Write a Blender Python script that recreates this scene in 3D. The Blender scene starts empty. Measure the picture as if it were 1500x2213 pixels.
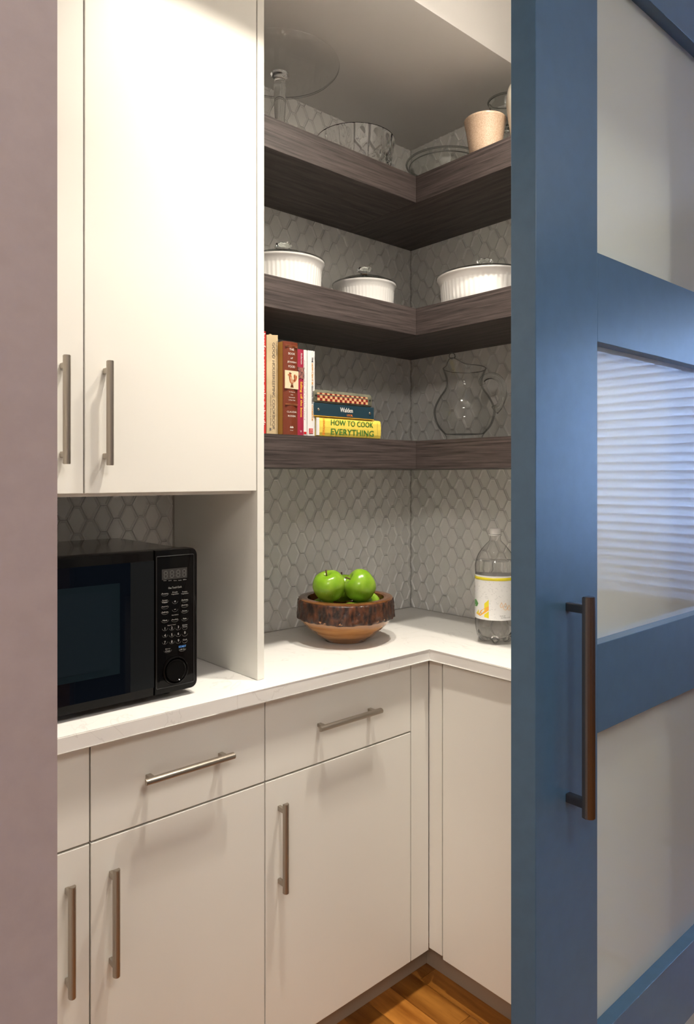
import bpy, bmesh, math, random
from mathutils import Vector, Matrix, noise
PI = math.pi
random.seed(7)
C = bpy.context.scene
COL = C.collection
D = bpy.data

# ------------------------------------------------------------------ camera
CAM_H = 1.366
A_ = math.radians(48.33)
FWD = Vector((math.cos(A_), math.sin(A_), 0)); RGT = Vector((math.sin(A_), -math.cos(A_), 0))
cam = D.objects.new('camera', D.cameras.new('camera')); COL.objects.link(cam)
cam.data.sensor_fit = 'HORIZONTAL'; cam.data.sensor_width = 36
cam.data.lens = 1539 / 1500 * 36
cam.data.shift_y = -76.5 / 1500
cam.data.clip_start = 0.02
cam.location = (0, 0, CAM_H); cam.rotation_euler = (PI/2, 0, A_ - PI/2)
C.camera = cam

# ------------------------------------------------------------------ world (daylight outside the kitchen window)
w = D.worlds.new('world'); C.world = w; w.use_nodes = True
nt = w.node_tree; nt.nodes.clear()
o_ = nt.nodes.new('ShaderNodeOutputWorld'); bg = nt.nodes.new('ShaderNodeBackground')
tc = nt.nodes.new('ShaderNodeTexCoord'); sx = nt.nodes.new('ShaderNodeSeparateXYZ'); cr = nt.nodes.new('ShaderNodeValToRGB')
mp = nt.nodes.new('ShaderNodeMapRange'); mp.inputs[1].default_value = -1; mp.inputs[2].default_value = 1
nt.links.new(tc.outputs['Generated'], sx.inputs[0]); nt.links.new(sx.outputs[2], mp.inputs[0])
nt.links.new(mp.outputs[0], cr.inputs[0]); nt.links.new(cr.outputs[0], bg.inputs[0]); nt.links.new(bg.outputs[0], o_.inputs[0])
e = cr.color_ramp.elements
e[0].position = 0.0; e[0].color = (0.16, 0.17, 0.15, 1)
e[1].position = 1.0; e[1].color = (0.36, 0.55, 1.0, 1)
q = e.new(0.475); q.color = (0.22, 0.24, 0.23, 1)
q = e.new(0.49); q.color = (0.62, 0.76, 1.0, 1)
bg.inputs[1].default_value = 26.0

# ------------------------------------------------------------------ lamps
def area(name, loc, size, power, col, rot=(0, 0, 0), shape='DISK', sy=None, spread=None, portal=False):
    L = D.lights.new(name, 'AREA'); L.shape = shape; L.size = size
    if sy: L.size_y = sy
    L.energy = power; L.color = col
    if spread: L.spread = spread
    if portal: L.cycles.is_portal = True
    o = D.objects.new(name, L); COL.objects.link(o); o.location = loc; o.rotation_euler = rot
    return o
WARM = (1.0, 0.915, 0.785)
LAMPS = [(0.82, 0.93, 6.6), (1.30, 0.84, 6.6)]           # recessed pantry downlights
CEIL = 2.75
for i, (lx, ly, p) in enumerate(LAMPS):
    area('pantry_downlight_lamp', (lx, ly, CEIL - 0.012), 0.085, p, WARM, spread=math.radians(104))
KFILLS = [(0.45, -0.75, 17.0), (2.3, -1.6, 16.0), (-1.35, -1.05, 42.0)]  # soft fill added on the unseen kitchen ceiling to brighten the pantry
for lx, ly, p in KFILLS:
    area('kitchen_fill_lamp', (lx, ly, CEIL - 0.03), 0.8, p, (1.0, 0.93, 0.84), shape='SQUARE')
area('window_portal', (4.02, -0.75, 1.46), 1.7, 1, (1, 1, 1), rot=(0, PI/2, 0), shape='RECTANGLE', sy=1.7, portal=True).data.size = 1.58

vs = C.view_settings
vs.view_transform = 'Standard'; vs.look = 'None'; vs.gamma = 1; vs.use_curve_mapping = False
vs.exposure = 0.64

# ------------------------------------------------------------------ materials
def mat(name, col, rough=0.5, metal=0.0, **kw):
    m = D.materials.new(name); m.use_nodes = True
    b = m.node_tree.nodes['Principled BSDF']
    b.inputs['Base Color'].default_value = (*col, 1); b.inputs['Roughness'].default_value = rough
    b.inputs['Metallic'].default_value = metal
    for k, v in kw.items(): b.inputs[k.replace('_', ' ')].default_value = v
    return m
def nodes(m):
    return m.node_tree, m.node_tree.nodes, m.node_tree.links, m.node_tree.nodes['Principled BSDF']
def noise_col(m, c1, c2, scale=(1, 1, 1), nscale=5, detail=6, rough=0.55, p0=0.35, p1=0.65, bump=0.0, coord='Object', dist=0.01, rand=False):
    t, N, L, b = nodes(m)
    co = N.new('ShaderNodeTexCoord'); mpn = N.new('ShaderNodeMapping'); no = N.new('ShaderNodeTexNoise'); r = N.new('ShaderNodeValToRGB')
    mpn.inputs['Scale'].default_value = scale; no.inputs['Scale'].default_value = nscale
    no.inputs['Detail'].default_value = detail; no.inputs['Roughness'].default_value = rough
    r.color_ramp.elements[0].position = p0; r.color_ramp.elements[0].color = (*c1, 1)
    r.color_ramp.elements[1].position = p1; r.color_ramp.elements[1].color = (*c2, 1)
    L.new(co.outputs[coord], mpn.inputs[0]); L.new(mpn.outputs[0], no.inputs[0]); L.new(no.outputs[0], r.inputs[0]); L.new(r.outputs[0], b.inputs['Base Color'])
    if rand:
        oi = N.new('ShaderNodeObjectInfo'); ad = N.new('ShaderNodeVectorMath'); ad.operation = 'ADD'; mu = N.new('ShaderNodeMath'); mu.operation = 'MULTIPLY'; mu.inputs[1].default_value = 37
        L.new(oi.outputs['Random'], mu.inputs[0]); L.new(mpn.outputs[0], ad.inputs[0]); L.new(mu.outputs[0], ad.inputs[1]); L.new(ad.outputs[0], no.inputs[0])
        hs = N.new('ShaderNodeHueSaturation'); mr = N.new('ShaderNodeMapRange'); mr.inputs[3].default_value = 0.72; mr.inputs[4].default_value = 1.25
        L.new(oi.outputs['Random'], mr.inputs[0]); L.new(mr.outputs[0], hs.inputs['Value']); L.new(r.outputs[0], hs.inputs['Color']); L.new(hs.outputs[0], b.inputs['Base Color'])
    if bump:
        bu = N.new('ShaderNodeBump'); bu.inputs['Strength'].default_value = bump; bu.inputs['Distance'].default_value = dist
        L.new(no.outputs[0], bu.inputs['Height']); L.new(bu.outputs[0], b.inputs['Normal'])
    return m, no, r
M = {}
M['cabinet'] = mat('cabinet_white', (0.80, 0.785, 0.735), 0.36)
M['wall'] = mat('pantry_wall_paint', (0.86, 0.84, 0.81), 0.7); 
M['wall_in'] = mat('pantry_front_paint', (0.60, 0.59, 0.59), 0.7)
M['ceiling'] = mat('ceiling_paint', (0.84, 0.82, 0.79), 0.75)
M['kitchen_wall'], _, _ = noise_col(mat('mauve_grey_wall_paint', (0.4, 0.36, 0.36), 0.55), (0.295, 0.240, 0.238), (0.315, 0.258, 0.254), nscale=60, bump=0.15, dist=0.001)
M['grout'] = mat('grout', (0.56, 0.54, 0.51), 0.8)
# tile
m = mat('glazed_tile', (0.62, 0.60, 0.57), 0.30); t, N, L, b = nodes(m)
oi = N.new('ShaderNodeObjectInfo'); r = N.new('ShaderNodeValToRGB')
r.color_ramp.elements[0].color = (0.745, 0.75, 0.715, 1); r.color_ramp.elements[1].color = (0.80, 0.785, 0.755, 1)
L.new(oi.outputs['Random'], r.inputs[0]); L.new(r.outputs[0], b.inputs['Base Color']); M['tile'] = m
# quartz
m, no, r = noise_col(mat('quartz', (0.8, 0.8, 0.8), 0.22), (0.80, 0.785, 0.76), (0.83, 0.815, 0.79), nscale=3)
t, N, L, b = nodes(m)
wv = N.new('ShaderNodeTexNoise'); wv.inputs['Scale'].default_value = 3.2; wv.inputs['Detail'].default_value = 5; wv.inputs['Distortion'].default_value = 1.6
sb = N.new('ShaderNodeMath'); sb.operation = 'SUBTRACT'; sb.inputs[1].default_value = 0.5; ab = N.new('ShaderNodeMath'); ab.operation = 'ABSOLUTE'
lt = N.new('ShaderNodeMapRange'); lt.inputs[1].default_value = 0; lt.inputs[2].default_value = 0.006; lt.inputs[3].default_value = 0.35; lt.inputs[4].default_value = 0
mx = N.new('ShaderNodeMixRGB'); mx.inputs[2].default_value = (0.55, 0.53, 0.50, 1)
co = N.new('ShaderNodeTexCoord'); L.new(co.outputs['Object'], wv.inputs[0])
L.new(wv.outputs[0], sb.inputs[0]); L.new(sb.outputs[0], ab.inputs[0]); L.new(ab.outputs[0], lt.inputs[0]); L.new(lt.outputs[0], mx.inputs[0]); L.new(r.outputs[0], mx.inputs[1]); L.new(mx.outputs[0], b.inputs['Base Color'])
M['quartz'] = m
# dark laminate: streaky grain along the shelf direction
def laminate(name, sc):
    m, no, r = noise_col(mat(name, (0.1, 0.08, 0.07), 0.42), (0.016, 0.0115, 0.0112), (0.125, 0.098, 0.092), scale=sc, nscale=1.0, detail=9, rough=0.68, p0=0.34, p1=0.74, bump=0.35, dist=0.0015)
    return m
M['lam_x'] = laminate('dark_oak_laminate_x', (5, 60, 190))
M['lam_y'] = laminate('dark_oak_laminate_y', (60, 5, 190))
M['steel'] = mat('brushed_nickel', (0.40, 0.355, 0.305), 0.36, 1.0)
M['dark_steel'] = mat('dark_nickel', (0.20, 0.185, 0.175), 0.25, 1.0)
M['glass'] = mat('clear_glass', (0.995, 1.0, 0.997), 0.0, Transmission_Weight=1.0, IOR=1.42)
M['smoke_glass'] = mat('grey_glass', (0.90, 0.92, 0.90), 0.0, Transmission_Weight=1.0, IOR=1.45)
M['crystal'] = mat('cut_crystal', (1, 1, 1), 0.0, Transmission_Weight=1.0, IOR=1.33)
M['rim_glass'] = mat('thick_rim_glass', (0.55, 0.57, 0.55), 0.0, Transmission_Weight=1.0, IOR=1.5)
M['handle_glass'] = mat('thick_handle_glass', (0.82, 0.84, 0.82), 0.0, Transmission_Weight=1.0, IOR=1.5)
M['pet'] = mat('clear_plastic', (1.0, 1.0, 1.0), 0.01, Transmission_Weight=1.0, IOR=1.18)
M['water'] = mat('water', (1.0, 1.0, 1.0), 0.0, Transmission_Weight=1.0, IOR=1.25)
M['porcelain'] = mat('white_porcelain', (0.86, 0.85, 0.83), 0.12)
M['stoneware'], _, _ = noise_col(mat('tan_stoneware', (0.6, 0.4, 0.3), 0.15), (0.50, 0.345, 0.235), (0.66, 0.50, 0.37), nscale=420, detail=2)
M['cream'] = mat('cream_glaze', (0.74, 0.68, 0.57), 0.25)
M['white_plastic'] = mat('white_plastic', (0.85, 0.85, 0.84), 0.35)
M['black_gloss'] = mat('black_gloss_plastic', (0.004, 0.0036, 0.0036), 0.08, Specular_IOR_Level=0.13)
M['black_satin'] = mat('black_satin_plastic', (0.018, 0.018, 0.019), 0.30)
M['black_metal'] = mat('black_enamel', (0.012, 0.0105, 0.010), 0.10)
M['black_glass'] = mat('black_door_glass', (0.002, 0.003, 0.006), 0.03, Specular_IOR_Level=0.2)
M['dark_strip'] = mat('charcoal_plastic', (0.009, 0.0105, 0.012), 0.3, Specular_IOR_Level=0.15)
M['print_grey'] = mat('panel_print_grey', (0.42, 0.41, 0.40), 0.5)
M['print_dim'] = mat('panel_print_dim', (0.13, 0.125, 0.12), 0.5)
M['print_blue'] = mat('panel_print_blue', (0.10, 0.30, 0.75), 0.5)
M['display'] = mat('display_window', (0.045, 0.042, 0.04), 0.15)
def thin_glass(name, c0, c1, ior=1.45):
    m = D.materials.new(name); m.use_nodes = True; N = m.node_tree.nodes; L = m.node_tree.links; N.clear()
    out = N.new('ShaderNodeOutputMaterial'); tp = N.new('ShaderNodeBsdfTransparent'); gl = N.new('ShaderNodeBsdfGlossy'); gl.inputs['Roughness'].default_value = 0.0
    fr = N.new('ShaderNodeMath'); fr.operation = 'POWER'; fr.inputs[1].default_value = 5.0; fm = N.new('ShaderNodeMapRange'); fm.inputs[3].default_value = 0.03; fm.inputs[4].default_value = 0.5; lw = N.new('ShaderNodeLayerWeight'); lw.inputs[0].default_value = 0.5; r = N.new('ShaderNodeValToRGB')
    r.color_ramp.elements[0].position = 0.0; r.color_ramp.elements[0].color = (*c0, 1); r.color_ramp.elements[1].position = 1.0; r.color_ramp.elements[1].color = (*c1, 1)
    q = r.color_ramp.elements.new(0.70); q.color = (*[a * .975 for a in c0], 1)
    mx = N.new('ShaderNodeMixShader')
    L.new(lw.outputs['Facing'], r.inputs[0]); L.new(r.outputs[0], tp.inputs[0]); L.new(lw.outputs['Facing'], fr.inputs[0]); L.new(fr.outputs[0], fm.inputs[0]); L.new(fm.outputs[0], mx.inputs[0]); L.new(tp.outputs[0], mx.inputs[1]); L.new(gl.outputs[0], mx.inputs[2]); L.new(mx.outputs[0], out.inputs[0])
    return m
M['thin_glass'] = thin_glass('thin_clear_glass', (0.997, 0.999, 0.997), (0.22, 0.24, 0.23))
M['thin_pet'] = thin_glass('thin_clear_plastic', (0.998, 0.998, 0.998), (0.4, 0.4, 0.4))
M['thin_smoke'] = thin_glass('thin_grey_glass', (0.95, 0.96, 0.95), (0.25, 0.26, 0.25))
# microwave window mesh
m = mat('perforated_screen', (0.02, 0.03, 0.04), 0.25); t, N, L, b = nodes(m)
co = N.new('ShaderNodeTexCoord'); mpn = N.new('ShaderNodeMapping'); mpn.inputs['Scale'].default_value = (380, 380, 380); mpn.inputs['Rotation'].default_value = (0, math.radians(45), 0)
ck = N.new('ShaderNodeTexVoronoi'); ck.inputs['Randomness'].default_value = 0; ck.inputs['Scale'].default_value = 1
r = N.new('ShaderNodeValToRGB'); r.color_ramp.elements[0].position = 0.25; r.color_ramp.elements[0].color = (0.11, 0.115, 0.12, 1); r.color_ramp.elements[1].position = 0.42; r.color_ramp.elements[1].color = (0.007, 0.013, 0.019, 1)
L.new(co.outputs['Object'], mpn.inputs[0]); L.new(mpn.outputs[0], ck.inputs[0]); L.new(ck.outputs['Distance'], r.inputs[0]); L.new(r.outputs[0], b.inputs['Base Color'])
M['screen'] = m; b.inputs['Specular IOR Level'].default_value = 0.15
M['screen_border'] = mat('screen_border', (0.006, 0.012, 0.017), 0.2, Specular_IOR_Level=0.15)
M['door_blue'], _, _ = noise_col(mat('blue_satin_paint', (0.06, 0.13, 0.22), 0.30, Coat_Weight=0.3, Coat_Roughness=0.25), (0.040, 0.098, 0.170), (0.045, 0.108, 0.186), nscale=40, bump=0.05, dist=0.001)
# frosted door glass: milky translucent body with a clear glossy face
m = D.materials.new('frosted_glass'); m.use_nodes = True; N = m.node_tree.nodes; L = m.node_tree.links; N.clear()
out = N.new('ShaderNodeOutputMaterial'); tr = N.new('ShaderNodeBsdfTranslucent'); df = N.new('ShaderNodeBsdfDiffuse'); gl = N.new('ShaderNodeBsdfGlossy'); fr = N.new('ShaderNodeFresnel')
tr.inputs[0].default_value = (0.92, 0.97, 0.95, 1); df.inputs[0].default_value = (0.62, 0.66, 0.66, 1); gl.inputs['Roughness'].default_value = 0.0; fr.inputs[0].default_value = 1.55
m1 = N.new('ShaderNodeMixShader'); m1.inputs[0].default_value = 0.32; m2 = N.new('ShaderNodeMixShader')
L.new(tr.outputs[0], m1.inputs[1]); L.new(df.outputs[0], m1.inputs[2]); L.new(fr.outputs[0], m2.inputs[0]); L.new(m1.outputs[0], m2.inputs[1]); L.new(gl.outputs[0], m2.inputs[2]); L.new(m2.outputs[0], out.inputs[0])
M['frosted'] = m
M['floor'], _, _ = noise_col(mat('oak_floor', (0.3, 0.12, 0.03), 0.28), (0.17, 0.052, 0.006), (0.42, 0.175, 0.032), scale=(30, 3.2, 30), nscale=1.0, detail=8, rough=0.62, p0=0.30, p1=0.72, bump=0.1, dist=0.0006, rand=True)
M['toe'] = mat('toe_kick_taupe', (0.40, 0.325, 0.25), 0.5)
M['apple'] = mat('green_apple_skin', (0.18, 0.42, 0.02), 0.22); t, N, L, b = nodes(M['apple'])
b.inputs['Subsurface Weight'].default_value = 0.08; b.inputs['Subsurface Radius'].default_value = (0.01, 0.01, 0.003)
co = N.new('ShaderNodeTexCoord'); vo = N.new('ShaderNodeTexVoronoi'); vo.inputs['Scale'].default_value = 330; r = N.new('ShaderNodeValToRGB')
r.color_ramp.elements[0].position = 0.10; r.color_ramp.elements[0].color = (0.62, 0.78, 0.30, 1); r.color_ramp.elements[1].position = 0.24; r.color_ramp.elements[1].color = (0, 0, 0, 1)
n2 = N.new('ShaderNodeTexNoise'); n2.inputs['Scale'].default_value = 22; r2 = N.new('ShaderNodeValToRGB')
r2.color_ramp.elements[0].position = 0.3; r2.color_ramp.elements[0].color = (0.16, 0.34, 0.010, 1); r2.color_ramp.elements[1].position = 0.75; r2.color_ramp.elements[1].color = (0.30, 0.47, 0.045, 1)
n3 = N.new('ShaderNodeTexNoise'); n3.inputs['Scale'].default_value = 130; r3 = N.new('ShaderNodeValToRGB'); r3.color_ramp.elements[0].position = 0.5; r3.color_ramp.elements[1].position = 0.62
mm = N.new('ShaderNodeMixRGB'); mm.blend_type = 'MULTIPLY'; mm.inputs[0].default_value = 1
sc = N.new('ShaderNodeMixRGB'); sc.blend_type = 'LIGHTEN'; sc.inputs[0].default_value = 0.55
for x in (vo, n2, n3): L.new(co.outputs['Object'], x.inputs[0])
L.new(vo.outputs['Distance'], r.inputs[0]); L.new(n3.outputs[0], r3.inputs[0]); L.new(r.outputs[0], mm.inputs[1]); L.new(r3.outputs[0], mm.inputs[2])
L.new(n2.outputs[0], r2.inputs[0]); L.new(r2.outputs[0], sc.inputs[1]); L.new(mm.outputs[0], sc.inputs[2]); L.new(sc.outputs[0], b.inputs['Base Color'])
M['stem'] = mat('apple_stem', (0.11, 0.06, 0.025), 0.7)
M['bowl_wood'], _, _ = noise_col(mat('turned_wood', (0.3, 0.14, 0.05), 0.16), (0.24, 0.095, 0.022), (0.40, 0.19, 0.065), scale=(3, 3, 30), nscale=2.5, detail=6)
M['bowl_rim'], _, _ = noise_col(mat('dark_turned_wood', (0.13, 0.05, 0.02), 0.16), (0.10, 0.036, 0.012), (0.17, 0.07, 0.025), scale=(20, 3, 3), nscale=3, detail=6)
M['sapwood'] = mat('pale_sapwood', (0.33, 0.17, 0.085), 0.2)
M['bark'], _, _ = noise_col(mat('lacquered_bark', (0.04, 0.02, 0.01), 0.3), (0.015, 0.009, 0.008), (0.13, 0.042, 0.016), scale=(1, 1, 0.5), nscale=85, detail=8, p0=0.4, p1=0.72, bump=0.9, dist=0.004)
def flat(name, c, r=0.45): 
    if name not in M: M[name] = mat(name, c, r)
    return M[name]
M['gold_cloth'], _, _ = noise_col(mat('tan_book_cloth', (0.5, 0.38, 0.22), 0.6), (0.50, 0.385, 0.225), (0.60, 0.475, 0.29), nscale=25)
M['brown_cloth'] = mat('brown_book_cover', (0.165, 0.036, 0.016), 0.35)
M['paper'] = mat('page_block', (0.72, 0.66, 0.54), 0.8)

m = D.materials.new('blind_slat'); m.use_nodes = True; N = m.node_tree.nodes; L = m.node_tree.links; N.clear()
out = N.new('ShaderNodeOutputMaterial'); tr = N.new('ShaderNodeBsdfTranslucent'); df = N.new('ShaderNodeBsdfDiffuse'); m1 = N.new('ShaderNodeMixShader')
tr.inputs[0].default_value = (0.72, 0.78, 0.86, 1); df.inputs[0].default_value = (0.8, 0.8, 0.8, 1); m1.inputs[0].default_value = 0.25
L.new(tr.outputs[0], m1.inputs[1]); L.new(df.outputs[0], m1.inputs[2]); L.new(m1.outputs[0], out.inputs[0]); M['blind'] = m

# ------------------------------------------------------------------ geometry helpers
def obj(name, bm, m, parent=None, loc=None, smooth=False, shift=True, angle=None):
    """link bm (built in world coordinates) as one mesh; children are shifted into the thing's own frame"""
    base = Vector((0, 0, 0))
    if parent is not None and shift: base = parent.get('_o', None); base = Vector(base) if base is not None else Vector((0, 0, 0))
    if parent is None and loc is not None and shift: base = Vector(loc)
    if isinstance(bm, bmesh.types.BMesh):
        if base.length: bmesh.ops.translate(bm, verts=bm.verts, vec=-base)
        bmesh.ops.recalc_face_normals(bm, faces=bm.faces) if bm.faces else None
        me = D.meshes.new(name); bm.to_mesh(me); bm.free()
    else: me = bm
    if m is not None and not me.materials: me.materials.append(m)
    if smooth:
        me.polygons.foreach_set('use_smooth', [True] * len(me.polygons))
        if angle is not None and hasattr(me, 'set_sharp_from_angle'): me.set_sharp_from_angle(angle=math.radians(angle))
    o = D.objects.new(name, me); COL.objects.link(o)
    if parent is not None:
        o.parent = parent; o['_o'] = tuple(base)
    elif loc is not None: o.location = loc; o['_o'] = tuple(loc)
    return o
def thing(name, label, cat, loc=(0, 0, 0), group=None, kind=None):
    o = D.objects.new(name, None); COL.objects.link(o); o.location = loc; o.empty_display_size = 0.05
    if label: o['label'] = label
    if cat: o['category'] = cat
    if group: o['group'] = group
    if kind: o['kind'] = kind
    o['_o'] = tuple(loc); return o
def struct(name, bm, m, loc=None):
    o = obj(name, bm, m, None, loc); o['kind'] = 'structure'; return o
def tag(o, label, cat, group=None):
    o['label'] = label; o['category'] = cat
    if group: o['group'] = group
    return o
def box(bm, x0, x1, y0, y1, z0, z1, bev=0.0, seg=2):
    r = bmesh.ops.create_cube(bm, size=1.0)
    for v in r['verts']:
        v.co = Vector((x0 + (v.co.x + .5) * (x1 - x0), y0 + (v.co.y + .5) * (y1 - y0), z0 + (v.co.z + .5) * (z1 - z0)))
    if bev:
        ed = {e for v in r['verts'] for e in v.link_edges}
        bmesh.ops.bevel(bm, geom=list(ed), offset=bev, segments=seg, affect='EDGES', profile=0.6)
    return bm
def B(x0, x1, y0, y1, z0, z1, bev=0.0, seg=2):
    return box(bmesh.new(), x0, x1, y0, y1, z0, z1, bev, seg)
def prism(pts, z0, z1, axis='z', bev=0.0):
    bm = bmesh.new()
    def P(a, b_, c): return {'z': (a, b_, c), 'y': (a, c, b_), 'x': (c, a, b_)}[axis]
    vb = [bm.verts.new(P(a, b_, z0)) for a, b_ in pts]; vt = [bm.verts.new(P(a, b_, z1)) for a, b_ in pts]
    n = len(pts)
    for i in range(n): bm.faces.new((vb[i], vb[(i+1) % n], vt[(i+1) % n], vt[i]))
    f1 = bm.faces.new(vb[::-1]); f2 = bm.faces.new(vt)
    if bev: bmesh.ops.bevel(bm, geom=bm.edges[:], offset=bev, segments=2, affect='EDGES')
    return bm
def lathe(prof, c, n=64, rf=None, bm=None):
    """prof: (r, z) list. r = 0 at an end closes it. rf(theta, i, r, z) -> (r, z)"""
    bm = bm or bmesh.new(); rows = []
    for i, (r, z) in enumerate(prof):
        if r < 1e-6: rows.append([bm.verts.new((c[0], c[1], c[2] + z))]); continue
        row = []
        for k in range(n):
            th = 2 * PI * k / n; rr, zz = (r, z) if rf is None else rf(th, i, r, z)
            row.append(bm.verts.new((c[0] + rr * math.cos(th), c[1] + rr * math.sin(th), c[2] + zz)))
        rows.append(row)
    for a, b_ in zip(rows, rows[1:]):
        if len(a) == 1 and len(b_) == 1: continue
        for k in range(n):
            k2 = (k + 1) % n
            if len(a) == 1: bm.faces.new((a[0], b_[k2], b_[k]))
            elif len(b_) == 1: bm.faces.new((a[k], a[k2], b_[0]))
            else: bm.faces.new((a[k], a[k2], b_[k2], b_[k]))
    return bm
def tube(path, rad, n=14, bm=None, sq=1.0):
    bm = bm or bmesh.new(); P = [Vector(p) for p in path]; rows = []
    up = None
    for i, p in enumerate(P):
        d = (P[min(i+1, len(P)-1)] - P[max(i-1, 0)]).normalized()
        if up is None:
            a = Vector((0, 0, 1)) if abs(d.z) < 0.9 else Vector((1, 0, 0))
            up = (a - d * a.dot(d)).normalized()
        else: up = (up - d * up.dot(d)).normalized()
        s = d.cross(up); r = rad[i] if isinstance(rad, (list, tuple)) else rad
        rows.append([bm.verts.new(p + (up * math.cos(2*PI*k/n) + s * sq * math.sin(2*PI*k/n)) * r) for k in range(n)])
    for a, b_ in zip(rows, rows[1:]):
        for k in range(n): bm.faces.new((a[k], a[(k+1) % n], b_[(k+1) % n], b_[k]))
    bm.faces.new(rows[0][::-1]); bm.faces.new(rows[-1])
    return bm
def spline(pts, n=8):
    P = [Vector(p) for p in pts]; P = [2*P[0]-P[1]] + P + [2*P[-1]-P[-2]]; out = []
    for i in range(1, len(P)-2):
        for k in range(n):
            t = k / n; a, b_, c, d = P[i-1], P[i], P[i+1], P[i+2]
            out.append(0.5 * ((2*b_) + (c-a)*t + (2*a-5*b_+4*c-d)*t*t + (3*b_-a-3*c+d)*t**3))
    out.append(P[-2]); return out
def prof_spline(pts, n=6):
    return [(max(p.x, 0), p.y) for p in spline([(a, b_, 0) for a, b_ in pts], n)]
_tc = {}
def text_mesh(s):
    if s in _tc: return _tc[s]
    c = D.curves.new('t', 'FONT'); c.body = s; c.resolution_u = 2; c.fill_mode = 'FRONT'
    o = D.objects.new('t', c); COL.objects.link(o)
    bpy.context.view_layer.update()
    me = D.meshes.new_from_object(o.evaluated_get(bpy.context.evaluated_depsgraph_get()))
    vs_ = [v.co.copy() for v in me.vertices]; fs = [tuple(p.vertices) for p in me.polygons]
    D.objects.remove(o); D.curves.remove(c); D.meshes.remove(me)
    x0 = min(v.x for v in vs_); x1 = max(v.x for v in vs_); y0 = min(v.y for v in vs_); y1 = max(v.y for v in vs_)
    vs_ = [((v.x - (x0+x1)/2) / (x1-x0), (v.y - (y0+y1)/2) / max(y1-y0, 1e-6)) for v in vs_]
    _tc[s] = (vs_, fs, (x1-x0) / max(y1-y0, 1e-6)); return _tc[s]
def text(s, ctr, right, up, h, m, parent, width=None, name='lettering', bm=None, fmap=None, shear=0.0, bold=0.0):
    """flat lettering centred at ctr; h = height of its tallest glyphs, width optional"""
    vs_, fs, asp = text_mesh(s); W = width or asp * h
    own = bm is None; bm = bm or bmesh.new()
    right = Vector(right); up = Vector(up); ctr = Vector(ctr)
    for dx in ((0,) if not bold else (-bold, bold)):
        nv = []
        for a, b_ in vs_:
            a2 = a * W + shear * b_ * h + dx
            nv.append(bm.verts.new(fmap(a2, b_ * h) if fmap else ctr + right * a2 + up * b_ * h))
        for f in fs:
            try: bm.faces.new([nv[i] for i in f])
            except ValueError: pass
        if dx: 
            for v in nv: v.co += right.cross(up) * (0.00003 if dx > 0 else 0)
    if own: return obj(name, bm, m, parent)
X_, Y_, Z_ = Vector((1, 0, 0)), Vector((0, 1, 0)), Vector((0, 0, 1))

# ------------------------------------------------------------------ setting: dimensions
WY = 1.696            # tile face of the back wall
WX = 1.806            # tile face of the right wall
TH = 0.0040           # relief height of a tile
CT = 0.914            # counter top
SOF = 2.497           # lowered ceiling over the shelves
OY0, OY1 = 0.575, 0.690   # wall with the opening
OX0, OX1, OZ = 0.204, 1.184, 2.20
KX0, KX1, KY0 = -2.5, 4.0, -3.4
XB_ = WX + TH
PX0 = 0.122           # pantry's left wall

# floor
fl = thing('floor', None, None, (0, 0, 0), kind='structure')
pk = B(-0.0405, 0.0405, 0, 1.2, -0.02, 0, 0.0008, 1)
pk_me = obj('floor_board', pk, M['floor'], fl, shift=False)
first = True
for i in range(24):
    x = PX0 - 0.04 + i * 0.082; y = 0.55 - random.random() * 0.6
    while y < WY + 0.02:
        Ln = random.choice((0.55, 0.8, 1.0))
        if first: o = pk_me; first = False
        else: o = pk_me.copy(); COL.objects.link(o)
        o.location = (x, y, random.uniform(-0.0004, 0)); o.scale = (1, (Ln - 0.0012) / 1.2, 1)
        y += Ln
bm = bmesh.new()
x = KX0
i = 0
while x < KX1:
    box(bm, x, min(x + 0.081, KX1), KY0, (-0.06 if PX0 - 0.09 < x < 2.0 else OY1), -0.02, 0); x += 0.082
o = obj('kitchen_boards', bm, M['floor'], fl); o['kind'] = 'stuff'
struct('trim_1', B(KX0, KX1, KY0, WY + 0.12, -0.12, -0.021), M['toe'])

# kitchen shell and wall with the opening
def wall_opening():
    bm = bmesh.new()
    box(bm, KX0 - .1, OX0, OY0, OY1, -0.02, CEIL)
    box(bm, OX1, KX1 + .1, OY0, OY1, -0.02, CEIL)
    box(bm, OX0, OX1, OY0, OY1, OZ, CEIL)
    return bm
struct('wall_front', wall_opening(), M['kitchen_wall'])
bm = bmesh.new()
box(bm, OX1 + .012, XB_, OY1, OY1 + .003, 0.0, CEIL); box(bm, PX0, OX0 - .012, OY1, OY1 + .003, 0.0, CEIL); box(bm, OX0 - .012, OX1 + .012, OY1, OY1 + .003, OZ + .012, CEIL)
struct('wall_front_inside', bm, M['wall_in'])
struct('wall_kitchen_left', B(KX0 - .1, KX0, KY0 - .1, OY0, -0.02, CEIL), M['kitchen_wall'])
struct('wall_kitchen_rear', B(KX0 - .1, KX1 + .1, KY0 - .1, KY0, -0.02, CEIL), M['kitchen_wall'])
WY0, WY1, WZ0, WZ1 = -1.60, 0.10, 0.67, 2.25
bm = bmesh.new()
box(bm, KX1, KX1 + .14, KY0, WY0, -0.02, CEIL); box(bm, KX1, KX1 + .14, WY1, OY0, -0.02, CEIL)
box(bm, KX1, KX1 + .14, WY0, WY1, -0.02, WZ0); box(bm, KX1, KX1 + .14, WY0, WY1, WZ1, CEIL)
struct('wall_kitchen_right', bm, M['kitchen_wall'])
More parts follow.
